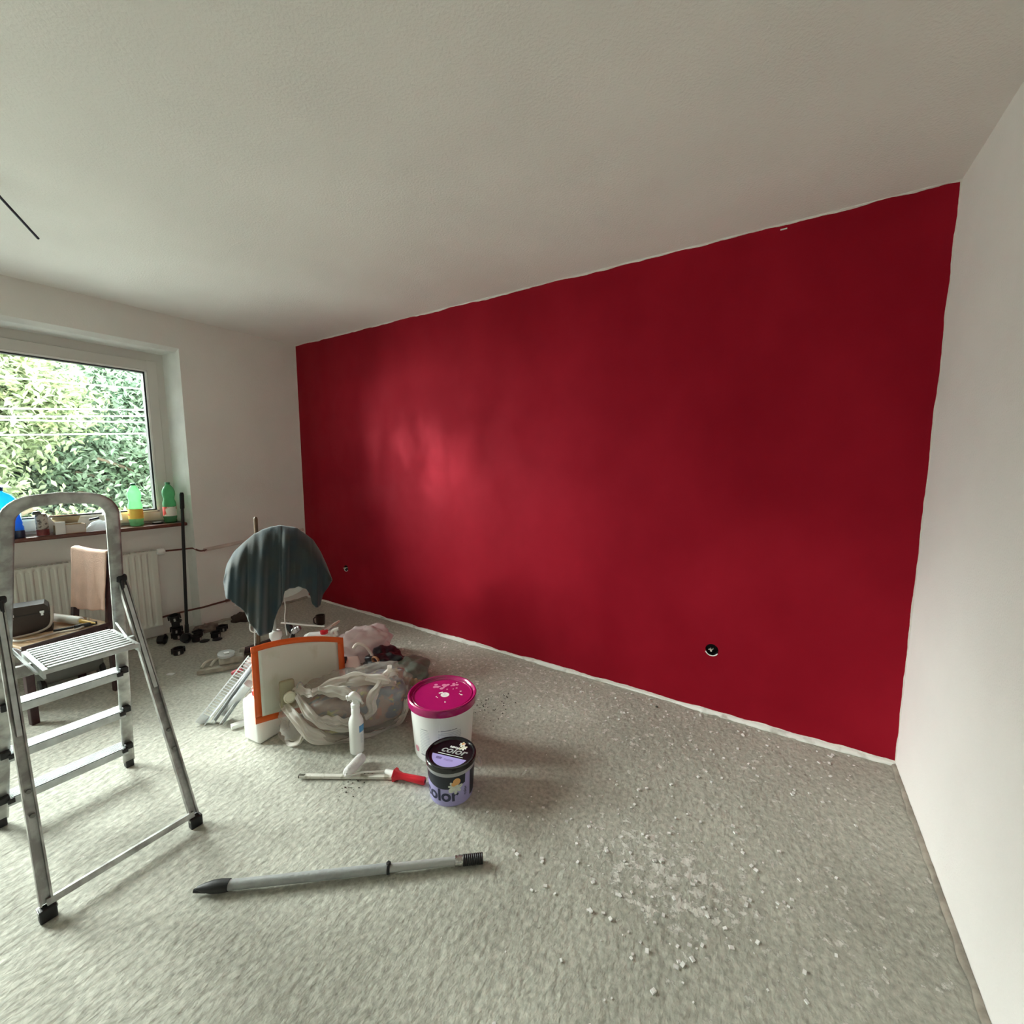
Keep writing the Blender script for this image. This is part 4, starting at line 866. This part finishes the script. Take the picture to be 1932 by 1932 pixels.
# white stick and trowel lying over the upper canister
def bar(name, label, cat, pa, pb, w_, h_, m, bev=.002):
    a, c_ = Vector(pa), Vector(pb); d = c_-a; M = d.to_track_quat('X', 'Z').to_matrix(); q = B(); q.box((0, 0, 0), (d.length, w_, h_), M, bev=bev)
    q.v = [v+(a+c_)/2 for v in q.v]; return tag(q.build(name, m, org=a, smooth=40), label, cat)
bar('white_stick', 'long thin white stick lying across the top of the pile towards the red cap', 'stick', onx(530, 1175, 1.22), onx(612, 1182, 1.45), .014, .008, canw)
t = thing('paint_scraper', 'small scraper with wooden handle and white-splashed blade on top of the pile', 'scraper', onx(622, 1184, 1.42))
a, c_ = onx(612, 1190, 1.44), onx(640, 1172, 1.40)
q = B(); q.tube([a.lerp(c_, .45), a.lerp(c_, .7), c_], [.007, .011, .008], 12); q.build('wooden_handle', mat('pinkish_wood', (.58, .40, .33), .6, var=.2), t, org=t.location, smooth=50)
q = B(); q.tube([a, a.lerp(c_, .3), a.lerp(c_, .5)], [.014, .012, .006], 10, rz=.0025, up=(0, 0, 1)); q.build('blade', mat('splashed_steel', (.72, .70, .66), .4, .3), t, org=t.location, smooth=50)
t = thing('drill', 'small black power drill with steel chuck behind the fan cable', 'drill', (1.12, -.78, 0))
e1, e2, e3 = onx(541, 1176, 1.05), onx(552, 1192, 1.12), onx(566, 1184, 1.16)
q = B(); q.tube([e1, e1.lerp(e2, .5), e2], [.018, .024, .022], 14); q.tube([e2, Vector((e2.x, e2.y, .02))], .016, 12); q.build('body', black_p, t, org=t.location, smooth=40)
q = B(); q.tube([e2, e2.lerp(e3, .5), e3], [.022, .024, .018], 18); q.tube([e2.lerp(e3, .35), e2.lerp(e3, .45)], .028, 18); q.build('chuck', steel, t, org=t.location, smooth=40)
q = B(); e4 = onx(556, 1177, 1.2); q.tube([onx(546, 1205, 1.2), e4, onx(561, 1190, 1.2)], .004, 6); q.build('hex_key', mat('grey_steel', (.35, .35, .35), .4, .8), t, org=t.location)
p = onz(605, 1178, 0)
t = thing('dark_beaker', 'small dark brown beaker standing alone on the floor behind the pile', 'beaker', p, face_rot(p.x, p.y))
q = B(); q.lathe([(.035, 0), (.040, .085), (.036, .085), (.032, .005), (.001, .005)], 24); q.build('cup', mat('dark_brown_plastic', (.04, .025, .02), .35), t, smooth=40)
q = B(); q.tube([(-.038, 0, .075), (-.056, 0, .06), (-.052, 0, .02), (-.036, 0, .012)], .005, 8); q.build('handle', black_p, t, smooth=40)

# metal strips leaning on the left of the pile
grey_m = mat('galvanised_strip', (.60, .63, .65), .35, .6, var=.2, vscale=10)
def at_len(fl, tp_px, k): return None
A0 = Vector((1.585, -1.645, .004)); A1 = onx(476, 1240, 1.70)
t = thing('corner_bead', 'perforated white corner strip leaning leftmost on the pile', 'strip', A0)
d = A1-A0; M = d.to_track_quat('X', 'Y').to_matrix(); Ln = d.length
q = B(); n_ = 22
for k in range(n_+1): q.box(A0+d*(.12+.86*k/n_), (.004, .042, .002), M)
for s_1 in (-.021, .021): q.v += []; q.box(A0+d*.5+M @ Vector((0, s_1, 0)), (Ln, .006, .0025), M)
q.box(A0+d*.5+M @ Vector((0, -.021, .012)), (Ln, .003, .026), M); q.box(A0+d*.06, (Ln*.12, .042, .002), M)
q.build('perforated_web', mat('white_bead', (.74, .79, .82), .45, .2), t, org=A0)
for i, (f, tp, w_, lb) in enumerate((((1.64, -1.60, .012), (474, 1262, 1.73), .034, 'plain grey metal profile leaning beside the perforated strip'), ((1.70, -1.585, .012), (474, 1290, 1.78), .026, 'bent foil strip leaning nearest the white canister'))):
    a = Vector(f); c_ = onx(*tp); d = c_-a; M = d.to_track_quat('X', 'Y').to_matrix(); q = B()
    U = [(-w_/2, -.009), (w_/2, -.009), (w_/2, -.007), (-w_/2+.002, -.007), (-w_/2+.002, .007), (w_/2, .007), (w_/2, .009), (-w_/2, .009)]
    q.sweep([a, a.lerp(c_, .5)+Vector((0, 0, .006*i)), c_], U, M @ Vector((0, 0, 1))); tag(q.build('metal_profile', grey_m, org=a), lb, 'strip')
a = onz(425, 1345, .03); c_ = onx(470, 1290, 1.83)
t = thing('foil_roll', 'crinkled silver foil tube with open round end beside the white canister', 'tube', a)
q = B(); P = [a.lerp(c_, k/16) for k in range(17)]; q.tube(P, [.022+.004*nz(k*.9, 1) for k in range(17)], 20); 
for v in q.v: v += Vector((.004*nz(v.x*60, v.y*60, v.z*60),)*3)
q.build('tube', mat('silver_foil', (.66, .68, .70), .3, .7, bump=.6, bscale=60), t, org=a, smooth=30)
dd = (c_-a).normalized(); q = B(); q.tube([a-dd*.003, a-dd*.001], .016, 18); q.build('shaded_hollow', black_p, t, org=a)  # black disc painted as the shade inside the tube's open end
a = onz(436, 1372, .012); c_ = onz(470, 1360, .012); bar('white_batten', 'short white block on the floor left of the white canister foot', 'block', a, c_+(c_-a)*.2, .035, .022, canw)
bar('trowel_handle', 'pink-red tool handle poking out left of the metal strips', 'handle', onz(437, 1271, .03), onz(458, 1262, .05), .03, .024, mat('pink_plastic', (.70, .12, .16), .4), .008)

# ------------------------------------------------------------------ white spray bottle
t = thing('spray_bottle', 'white trigger spray bottle with small blue label standing before the milky bag', 'bottle', (2.503, -1.322, 0), face_rot(2.503, -1.322)+.1)
q = B(); q.lathe([(.028, 0), (.033, .005), (.034, .02), (.0355, .15), (.035, .165), (.028, .185), (.020, .20), (.021, .215), (.020, .23), (.015, .238)], 36); q.build('body', canw, t, smooth=50)
q = B(); q.lathe([(.017, .236), (.021, .238), (.021, .256), (.016, .260)], 24); q.box((.0, 0, .275), (.024, .020, .04), bev=.006)
q.grid(lambda u, v: Vector((-.036+.062*v, .0+.018*math.cos(2*PI*u)*(.35+.65*math.sin(.25+v*2.2)), .300+.020*math.sin(2*PI*u)*(.35+.65*math.sin(.25+v*2.2))-.010*(v-.4)**2*8)), 20, 12, wrap=True)
q.box((-.036, 0, .298), (.010, .014, .014), bev=.003); q.build('trigger_head', canw, t, smooth=50)
q = B(); q.tube(spline([(.014, 0, .288), (.024, 0, .272), (.030, 0, .255), (.036, 0, .246)], 5), .006, 8, rz=.008); q.build('trigger', mat('milky_plastic', (.62, .62, .58), .4), t, smooth=50)
def curved(b_, pts_fn, r, a0, a1, z0, z1, n=10):
    q = b_; q.grid(lambda u, v: Vector((r*math.sin(a0+(a1-a0)*u), -r*math.cos(a0+(a1-a0)*u), z0+(z1-z0)*v)), n, 2); return q
q = curved(B(), None, .0357, .30, 1.2, .118, .152); q.build('blue_label', mat('blue_print', (.02, .22, .48), .5), t)
q = B()
for k in range(4): curved(q, None, .0361, .40, 1.0-.1*(k % 2), .122+.0075*k, .1245+.0075*k, 6)
q.build('label_lines', mat('pale_blue_print', (.35, .6, .8), .5), t)
q = B()
for k in range(9): curved(q, None, .0353, .45, .95-.12*(k % 3), .060+.0055*k, .0620+.0055*k, 6)
q.build('small_print', mat('grey_print', (.45, .5, .52), .6), t)

# ------------------------------------------------------------------ text helper and the two paint buckets
def glyphs(txt, size, bold=0, shear=0, sub=.02):
    cu_ = bpy.data.curves.new('txt', 'FONT'); cu_.body = txt; cu_.size = size; cu_.align_x = 'CENTER'; cu_.align_y = 'CENTER'; cu_.offset = bold; cu_.shear = shear; cu_.resolution_u = 4
    o = bpy.data.objects.new('txt', cu_); C.objects.link(o); bpy.context.view_layer.update()
    me = bpy.data.meshes.new_from_object(o.evaluated_get(bpy.context.evaluated_depsgraph_get())); bpy.data.objects.remove(o)
    bm = bmesh.new(); bm.from_mesh(me); 
    for _ in range(2): 
        e = [x for x in bm.edges if x.calc_length() > sub]
        if e: bmesh.ops.subdivide_edges(bm, edges=e, cuts=1); bmesh.ops.triangulate(bm, faces=bm.faces[:])
    bm.verts.index_update(); vs = [v.co.copy() for v in bm.verts]; fs = [tuple(v.index for v in f.verts) for f in bm.faces]; bm.free(); return vs, fs
def on_top(b_, vf, rot, cx, cy, z):
    vs, fs = vf; M = rotm(0, 0, rot); b_.add([M @ v for v in vs], fs, None, (cx, cy, z)); return b_
def on_side(b_, vf, rfn, a0, zc_, tilt=0, lift=.0006):
    vs, fs = vf; M = rotm(0, 0, tilt); out = []
    for v in vs:
        w_ = M @ v; z = zc_+w_.y; r = rfn(z)+lift; a = a0+w_.x/r; out.append(Vector((r*math.sin(a), -r*math.cos(a), z)))
    b_.add(out, fs); return b_
def rect(w_, h_, x=0, y=0, n=6):
    vs = [Vector((x-w_/2+w_*i/n, y+s*h_/2, 0)) for s in (-1, 1) for i in range(n+1)]; return vs, [(i, i+1, n+2+i, n+1+i) for i in range(n)]
def petalset(size, seed=0, np_=6, sq=1):
    vs = []; fs = []
    for k in range(np_):
        a = 2*PI*k/np_+seed; m = len(vs); L = size*(.9+.2*math.sin(k*2.3+seed)); vs.append(Vector((0, 0, 0)))
        for j in range(9):
            t_ = j/8; r = L*math.sin(.25+t_*0+1.2)*1; an = a+(t_-.5)*.95; rr = L*(.55+.45*math.sin(t_*PI)); vs.append(Vector((rr*math.cos(an), rr*math.sin(an)*sq, .0002*k)))
        fs += [(m, m+j, m+j+1) for j in range(1, 9)]
    return vs, fs
def disc(r, n=20, x=0, y=0, sq=1): return [Vector((x, y, 0))]+[Vector((x+r*math.cos(2*PI*k/n), y+r*sq*math.sin(2*PI*k/n), 0)) for k in range(n)], [(0, 1+k, 1+(k+1) % n) for k in range(n)]

t = thing('paint_bucket', 'large white plastic bucket with glossy magenta lid', 'bucket', (2.835, -1.054, 0), face_rot(2.835, -1.054))
mag = mat('magenta_lid', (.34, .004, .105), .22, coat=.6)
q = B(); q.lathe([(.134, .004), (.140, 0), (.142, .006), (.158, .235), (.160, .238), (.160, .244), (.166, .262), (.166, .268), (.162, .270), (.158, .27), (.138, .01), (.001, .008)], 80); q.build('bucket_body', canw, t, smooth=40)
q = B(); q.lathe([(.164, .252), (.171, .254), (.1725, .260), (.171, .288), (.167, .292), (.162, .291), (.158, .283), (.152, .279), (.148, .283), (.145, .283), (.143, .279), (.001, .2785)], 96, cap0=False); q.build('lid', mag, t, smooth=35)
lw = mat('white_paint_stain', (.78, .70, .72), .5); sp_ = mat('pink_paint_smear', (.62, .20, .34), .5)
q = B(); on_top(q, disc(.0215, 28), 0, .012, -.010, .2796); on_top(q, rect(.022, .009), .35, -.008, .012, .2799); q.build('round_sticker', lw, t)
q = B(); on_top(q, glyphs('20', .010), .1, .012, -.004, .2802); on_top(q, rect(.022, .0015), -.1, .013, -.014, .2802); q.build('sticker_print', mat('grey_ink', (.18, .17, .20), .6), t)
q = B()
for i in range(26):
    x, y = random.gauss(.01, .022), random.gauss(.075, .012); on_top(q, disc(random.uniform(.004, .011), 9), 0, x+.02*(random.random() > .6), y-.1*(x-.01)*2, .2791+i*.00003)
q.build('paint_smear', sp_, t)
for i, (x, y, r) in enumerate(((.092, .012, .005), (.094, -.022, .006), (.085, -.012, .003), (.012, -.075, .005), (.055, .04, .003), (.076, .10, .004), (-.03, -.02, .003), (-.025, -.03, .003))):
    q = B(); q.lathe([(r, 0), (r*.7, .0012), (.0003, .0018)], 10, (x, y, .2785), fn=lambda a, z: 1+.3*math.cos(2*a+i)); q.build('paint_drop', lw, t, smooth=50)
rb = lambda z: .142+.016*z/.235
gi = mat('grey_label_ink', (.58, .61, .61), .6); gi2 = mat('dark_label_ink', (.25, .27, .28), .6)
q = B()
for i in range(15):
    z = .165-i*.0085
    for a0, w0 in ((-.62, .060), (.22, .135)):
        on_side(q, rect(w0*random.uniform(.8, 1), .0045, n=10), rb, a0, z, -.0)
q.build('label_small_print', gi, t)
q = B(); on_side(q, rect(.09, .004, n=8), rb, .15, .178); on_side(q, rect(.04, .003), rb, -.62, .176); on_side(q, rect(.030, .005), rb, -.70, .040); on_side(q, rect(.020, .003), rb, -.45, .034); q.build('label_headings', gi2, t)
q = B(); on_side(q, disc(.016, 20), rb, -1.02, .055); q.build('label_logo', mat('pink_ink', (.55, .25, .30), .6), t)
q = B()
for a0, l0, z0_ in ((-.10, .05, .215), (-.08, .035, .150), (.35, .02, .225), (.25, .02, .20), (.5, .012, .215)):
    r_ = rb(z0_)+.0005; q.tube([(r_*math.sin(a0), -r_*math.cos(a0), z0_), ((rb(z0_-l0)+.0005)*math.sin(a0+.01), -(rb(z0_-l0)+.0005)*math.cos(a0+.01), z0_-l0)], [.0012, .0024], 8)
q.build('paint_drips', canw, t, smooth=60)

t = thing('paint_pail', 'small lilac paint pail with black lid and flower print, in front of the white bucket', 'bucket', (3.067, -1.263, 0), face_rot(3.067, -1.263))
lil = mat('lilac_print', (.36, .33, .60), .35); clearw = film('frosted_rim', (.62, .64, .64), .8, .25)
q = B(); q.lathe([(.088, .004), (.092, 0), (.094, .005), (.1035, .150), (.102, .150), (.09, .008), (.001, .006)], 72); q.build('pail_body', lil, t, smooth=40)
q = B(); q.lathe([(.1038, .142), (.1060, .146), (.1062, .162), (.104, .164)], 72, cap0=False, cap1=False); q.build('frosted_rim', clearw, t, smooth=40)
q = B(); q.lathe([(.105, .160), (.1095, .162), (.1105, .168), (.1095, .180), (.1065, .183), (.100, .181), (.097, .174), (.092, .172), (.001, .172)], 84, cap0=False); q.build('lid', mat('black_gloss_lid', (.006, .006, .007), .18, coat=.5), t, smooth=35)
rp = lambda z: .0942+.0095*(z-.005)/.145
wht = mat('white_ink', (.80, .80, .78), .5); gry = mat('silver_ink', (.42, .42, .42), .4, .2); ink = mat('black_ink', (.012, .015, .025), .4)
TR_ = -.46
q = B(); n_ = 24; arc = [(.082*math.cos(PI+.20+ (PI-.40)*k/n_), .082*math.sin(PI+.20+(PI-.40)*k/n_)) for k in range(n_+1)]
on_top(q, ([Vector((x, y, 0)) for x, y in arc], [tuple(range(n_+1))]), TR_, 0, 0, .1724); q.build('lilac_segment', mat('lilac_bright', (.42, .36, .74), .35), t)
q = B(); on_top(q, glyphs('color', .054, .0012, .25), TR_, .013, .018, .1728); q.build('lettering', gry, t)
def lr(x, y): c1, s1 = math.cos(TR_), math.sin(TR_); return x*c1-y*s1, x*s1+y*c1
q = B(); X_, Y_ = lr(.000, .044); on_top(q, glyphs('REMAL', .016, .0008), TR_, X_, Y_, .1730); X_, Y_ = lr(.0, -.007); on_top(q, rect(.118, .0035), TR_, X_, Y_, .1727)
q.build('brand_line', wht, t)
q = B(); X_, Y_ = lr(-.040, -.034)
for k in range(9): x_, y_ = lr(-.052+k*.003, -.036); on_top(q, rect(.0012+.0008*(k % 2), .014, n=1), TR_, x_, y_, .1728)
for k in range(2): x_, y_ = lr(.006, -.036-.006*k); on_top(q, rect(.042, .0018), TR_, x_, y_, .1728)
q.build('barcode_print', mat('violet_ink', (.16, .12, .32), .5), t)
yel = mat('cream_petals', (.85, .80, .55), .5, col2=(.9, .9, .85), vscale=60); ora = mat('orange_trumpet', (.80, .36, .06), .5)
fl_ = B(); on_top(fl_, petalset(.020, .3), 0, .056, .030, .1732); on_top(fl_, petalset(.018, 1.1), 0, .052, .054, .1735); fl_.build('flower_print', yel, t)
fl_ = B(); on_top(fl_, disc(.008), 0, .058, .056, .1738); fl_.build('flower_centre', ora, t)
# black upper band, lettering and flower round the side
q = B()
def band(u, v):
    a = -1.5+2.1*u; zlo = .108-.024*math.sin(u*PI*.9); z = zlo+(.142-zlo)*v; r = rp(z)+.0004; return Vector((r*math.sin(a), -r*math.cos(a), z))
q.grid(band, 40, 6)
q.grid(lambda u, v: Vector(((rp(.02+.12*v)+.0004)*math.sin(.86+.06*(1-v)+(.75-.06*(1-v))*u), -(rp(.02+.12*v)+.0004)*math.cos(.86+.06*(1-v)+(.75-.06*(1-v))*u), .02+.12*v)), 14, 4); q.build('black_panel', ink, t)
q = B(); on_side(q, glyphs('color', .078, .0022, 0), rp, -.56, .052, lift=.0009); q.build('side_lettering', mat('navy_ink', (.02, .022, .06), .4), t)
q = B(); vs_, fs_ = glyphs('color', .020, .0003); on_side(q, (vs_, fs_), rp, .62, .060, PI/2, .0009); q.build('side_small_lettering', ink, t)
q = B(); on_side(q, petalset(.032, .4), rp, .20, .086, 0, .0012); on_side(q, petalset(.026, 1.0), rp, .06, .098, 0, .0013); q.build('side_flower_print', mat('pale_petals', (.66, .70, .62), .5, var=.2, vscale=40), t)
q = B(); on_side(q, disc(.016), rp, .22, .118, 0, .0018); on_side(q, disc(.010), rp, .10, .108, 0, .0018); q.build('side_flower_centre', mat('soft_orange', (.72, .38, .14), .5), t)
q = B(); q.tube(spline([(.100*math.sin(a), -.100*math.cos(a)-.0, z) for a, z in ((1.35, .140), (1.40, .132))]+[(.125, -.03, .118), (.135, .02, .10), (.125, .06, .098)], 6), .007, 10, rz=.004); q.build('bail_handle', mat('handle_plastic', (.62, .60, .56), .4), t, smooth=60)

# ------------------------------------------------------------------ paint roller and stick on the floor
h0, h1_ = onz(748, 1462, .025), onz(802, 1474, .022)
t = thing('paint_roller', 'paint roller with white sleeve, wire frame and red plastic handle', 'roller', (h0.x, h0.y, 0))
d = (h1_-h0).normalized()
q = B(); q.tube([h0-d*.012, h0-d*.002, h0+d*.012, h0+d*.03, h0+(h1_-h0)*.6, h1_-d*.004, h1_], [.012, .024, .019, .014, .016, .017, .014], 20); q.tube([h0-d*.010, h0+d*.002], [.030, .026], 6)
q.build('handle', red_p, t, org=t.location, smooth=45)
q = B(); q.tube([h1_-d*.001, h1_+d*.0012], .007, 12); q.build('handle_hole', black_p, t, org=t.location)
g0, g1 = onz(655, 1459, .035), onz(683, 1428, .030)
dd = (g1-g0).normalized()
q = B(); q.tube([g0-dd*.004, g0, g0+dd*.01, g0.lerp(g1, .5), g1-dd*.01, g1, g1+dd*.004], [.014, .021, .0235, .024, .0235, .020, .010], 24)
q.build('sleeve', mat('paint_loaded_sleeve', (.78, .77, .76), .8, bump=.7, bscale=80, var=.1, vscale=20, stretch=(1, 1, 1)), t, org=t.location, smooth=50)
q = B(); q.lathe([(.001, -.006), (.010, -.006), (.010, 0)], 14, g1+dd*.004, dd.to_track_quat('Z', 'Y').to_matrix()); q.build('sleeve_end', white_p, t, org=t.location)
w1 = onz(728, 1455, .024)
q = B(); q.tube(spline([g0+dd*.01, g0-dd*.012, g0-dd*.014+(w1-g0).normalized()*.016, g0.lerp(w1, .4), g0.lerp(w1, .8), w1], 6), .0042, 10); q.build('wire_frame', mat('painted_wire', (.66, .64, .60), .4, .2), t, org=t.location, smooth=60)
q = B(); q.tube([w1-(h0-w1).normalized()*.004, w1, w1.lerp(h0, .5), h0], [.004, .010, .013, .013], 14); q.build('neck', white_p, t, org=t.location, smooth=50)
a, c_ = onz(566, 1464, .012), onz(750, 1466, .012)
t = thing('mixing_stick', 'long paint-splattered pale stick lying on the floor alongside the paint roller', 'stick', a)
d = c_-a; M = d.to_track_quat('X', 'Z').to_matrix(); q = B(); W_ = [(0, .003), (.05, .006), (.4, .0085), (1, .011)]
q.sweep([a+d*k for k, _ in W_], [(-.006, -.009), (.006, -.009), (.006, .009), (-.006, .009)], (0, 0, 1)); q.build('blade', mat('splattered_wood', (.70, .69, .63), .6, bump=.4, bscale=60, col2=(.36, .35, .28), vscale=16, vth=(.34, .42), stretch=(1, 1, 1)), t, org=a)
q = B(); q.box(a+d*.02, (.030, .016, .013), M, bev=.002); q.build('dark_tip', mat('dark_tip', (.08, .08, .06), .6), t, org=a)

# ------------------------------------------------------------------ telescopic pole in the foreground
a, c_ = onz(372, 1676, .022), onz(911, 1619, .018); d = (c_-a); L_ = d.length; d = d.normalized()
t = thing('telescopic_pole', 'grey telescopic pole with black grip and black threaded tip lying in the foreground', 'pole', (a.x, a.y, 0))
pt = lambda k: a+d*L_*k
q = B(); q.tube([pt(.08), pt(.655)], .0155, 24); q.build('outer_tube', mat('grey_tube', (.36, .38, .38), .45, .1, bump=.3, bscale=90, var=.15, vscale=30), t, org=t.location, smooth=40)
q = B(); q.tube([pt(.65), pt(.90)], .0135, 24); q.build('inner_tube', mat('light_grey_tube', (.42, .43, .42), .45, .2, bump=.3, bscale=90), t, org=t.location, smooth=40)
q = B(); q.tube([pt(0), pt(.02), pt(.05), pt(.075), pt(.105)], [.006, .013, .019, .020, .018], 18); q.tube([pt(-.012)-Vector((0, 0, .008)), pt(.03)-Vector((0, 0, .006))], [.006, .012], 8, rz=.006); q.build('grip', black_p, t, org=t.location, smooth=40)
q = B(); q.tube([pt(.648), pt(.658)], .0185, 18); q.box(pt(.653)+Vector((0, 0, .018)), (.012, .012, .012), bev=.002); q.build('clip', black_p, t, org=t.location, smooth=40)
q = B(); q.tube([pt(.895+.0), pt(.897), pt(.905), pt(.912), pt(.92), pt(.925)], [.015, .018, .016, .018, .016, .017], 20); q.build('collar', mat('chrome_collar', (.5, .5, .48), .2, .9, bump=.8, bscale=120), t, org=t.location, smooth=40)
q = B(); q.tube([pt(.925+.00375*k) for k in range(21)], [.0165+.0018*(k % 2) for k in range(21)], 18); q.build('threaded_tip', black_p, t, org=t.location, smooth=30)

# ------------------------------------------------------------------ sockets holes, ceiling cable, crumbs
for i, (hx, hz, r) in enumerate(holes):
    t = thing('socket_box', ('flush socket box in the red wall near the window corner, wires showing', 'flush socket box low in the red wall towards the right, wires showing')[i], 'socket', (hx, .0, hz), 0)
    q = B(); q.tube([(hx, .001, hz), (hx, .045, hz)], r-.003, 28, cap=False); q.tube([(hx, .044, hz), (hx, .046, hz)], r-.003, 28); q.build('box', black_p, t, org=t.location, smooth=40)
    q = B()
    for k in range(2): q.tube(spline([(hx-.01+.012*k, .04, hz-.006), (hx-.008+.012*k, .0, hz+.004), (hx-.016+.010*k, -.010-.012*(1-i), hz+.002+.003*k)], 5), .0028, 8)
    q.lathe([(.005, 0), (.005, .014)], 10, (hx-.002, -.004, hz), rotm(PI/2)); q.build('wires', mat('pale_wire', (.62, .58, .52), .5) if i == 0 else bpy.data.materials['pale_wire'], t, org=t.location, smooth=50)
    q = B(); q.tube([(hx+r*1.02*math.cos(a), -.001, hz+r*1.02*math.sin(a)) for a in [math.radians(205+k*8) for k in range(17)]], .0032, 8); q.build('plaster_chip_edge', plaster_r, t, org=t.location, smooth=50)
q = B(); q.box((4.142, -.001, 2.574), (.028, .003, .006), bev=.001); tag(q.build('bare_spot', plaster, org=(4.142, 0, 2.572)), 'tiny unpainted white fleck near the top of the red wall', 'fleck')
q = B(); q.tube([(1.46, -2.19, 2.598), (1.317, -2.10, 2.56), (1.13, -1.962, 2.5)], .0055, 10); tag(q.build('ceiling_cable', mat('dark_cable', (.012, .014, .03), .5), org=(1.46, -2.19, 2.6), smooth=50), 'short black cable end sticking out of the ceiling', 'cable')
rnd = random.Random(4); q = B()
for cx, cy, n_, sx, sy in ((905, 1330, 26, 18, 20), (930, 1345, 16, 16, 22), (955, 1320, 14, 12, 10), (670, 1470, 26, 26, 14), (660, 1490, 14, 20, 10)):
    for _ in range(n_):
        p = onz(rnd.gauss(cx, sx*.6), rnd.gauss(cy, sy*.6), .0); s0 = rnd.uniform(.0016, .0042); q.box(p+Vector((0, 0, s0*.6)), (s0*1.6, s0, s0), rotm(rnd.random(), rnd.random(), rnd.random()*3))
p = onz(1239, 1335, 0); q.box(p+Vector((0, 0, .005)), (.014, .010, .009), bev=.003)
tag(q.build('crumbs', mat('dark_crumbs', (.05, .045, .035), .9)), 'dark crumbs scattered on the concrete near the bucket and roller', 'crumbs', kind='stuff')
q = B()
for _ in range(420):
    if rnd.random() < .55: x, y = rnd.uniform(2.0, 4.6), -abs(rnd.gauss(0, .35))-.03
    else: x, y = rnd.gauss(3.95, .35), rnd.gauss(-1.2, .3)
    if y > -.03 or x > 4.72: continue
    s0 = rnd.uniform(.002, .007); q.box((x, y, .001+s0*.2), (s0*2, s0*1.5, s0*.7), rotm(rnd.uniform(-.2, .2), rnd.uniform(-.2, .2), rnd.random()*3))
tag(q.build('plaster_crumbs', plaster_r), 'pale plaster crumbs scattered along the foot of the red wall', 'crumbs', kind='stuff')
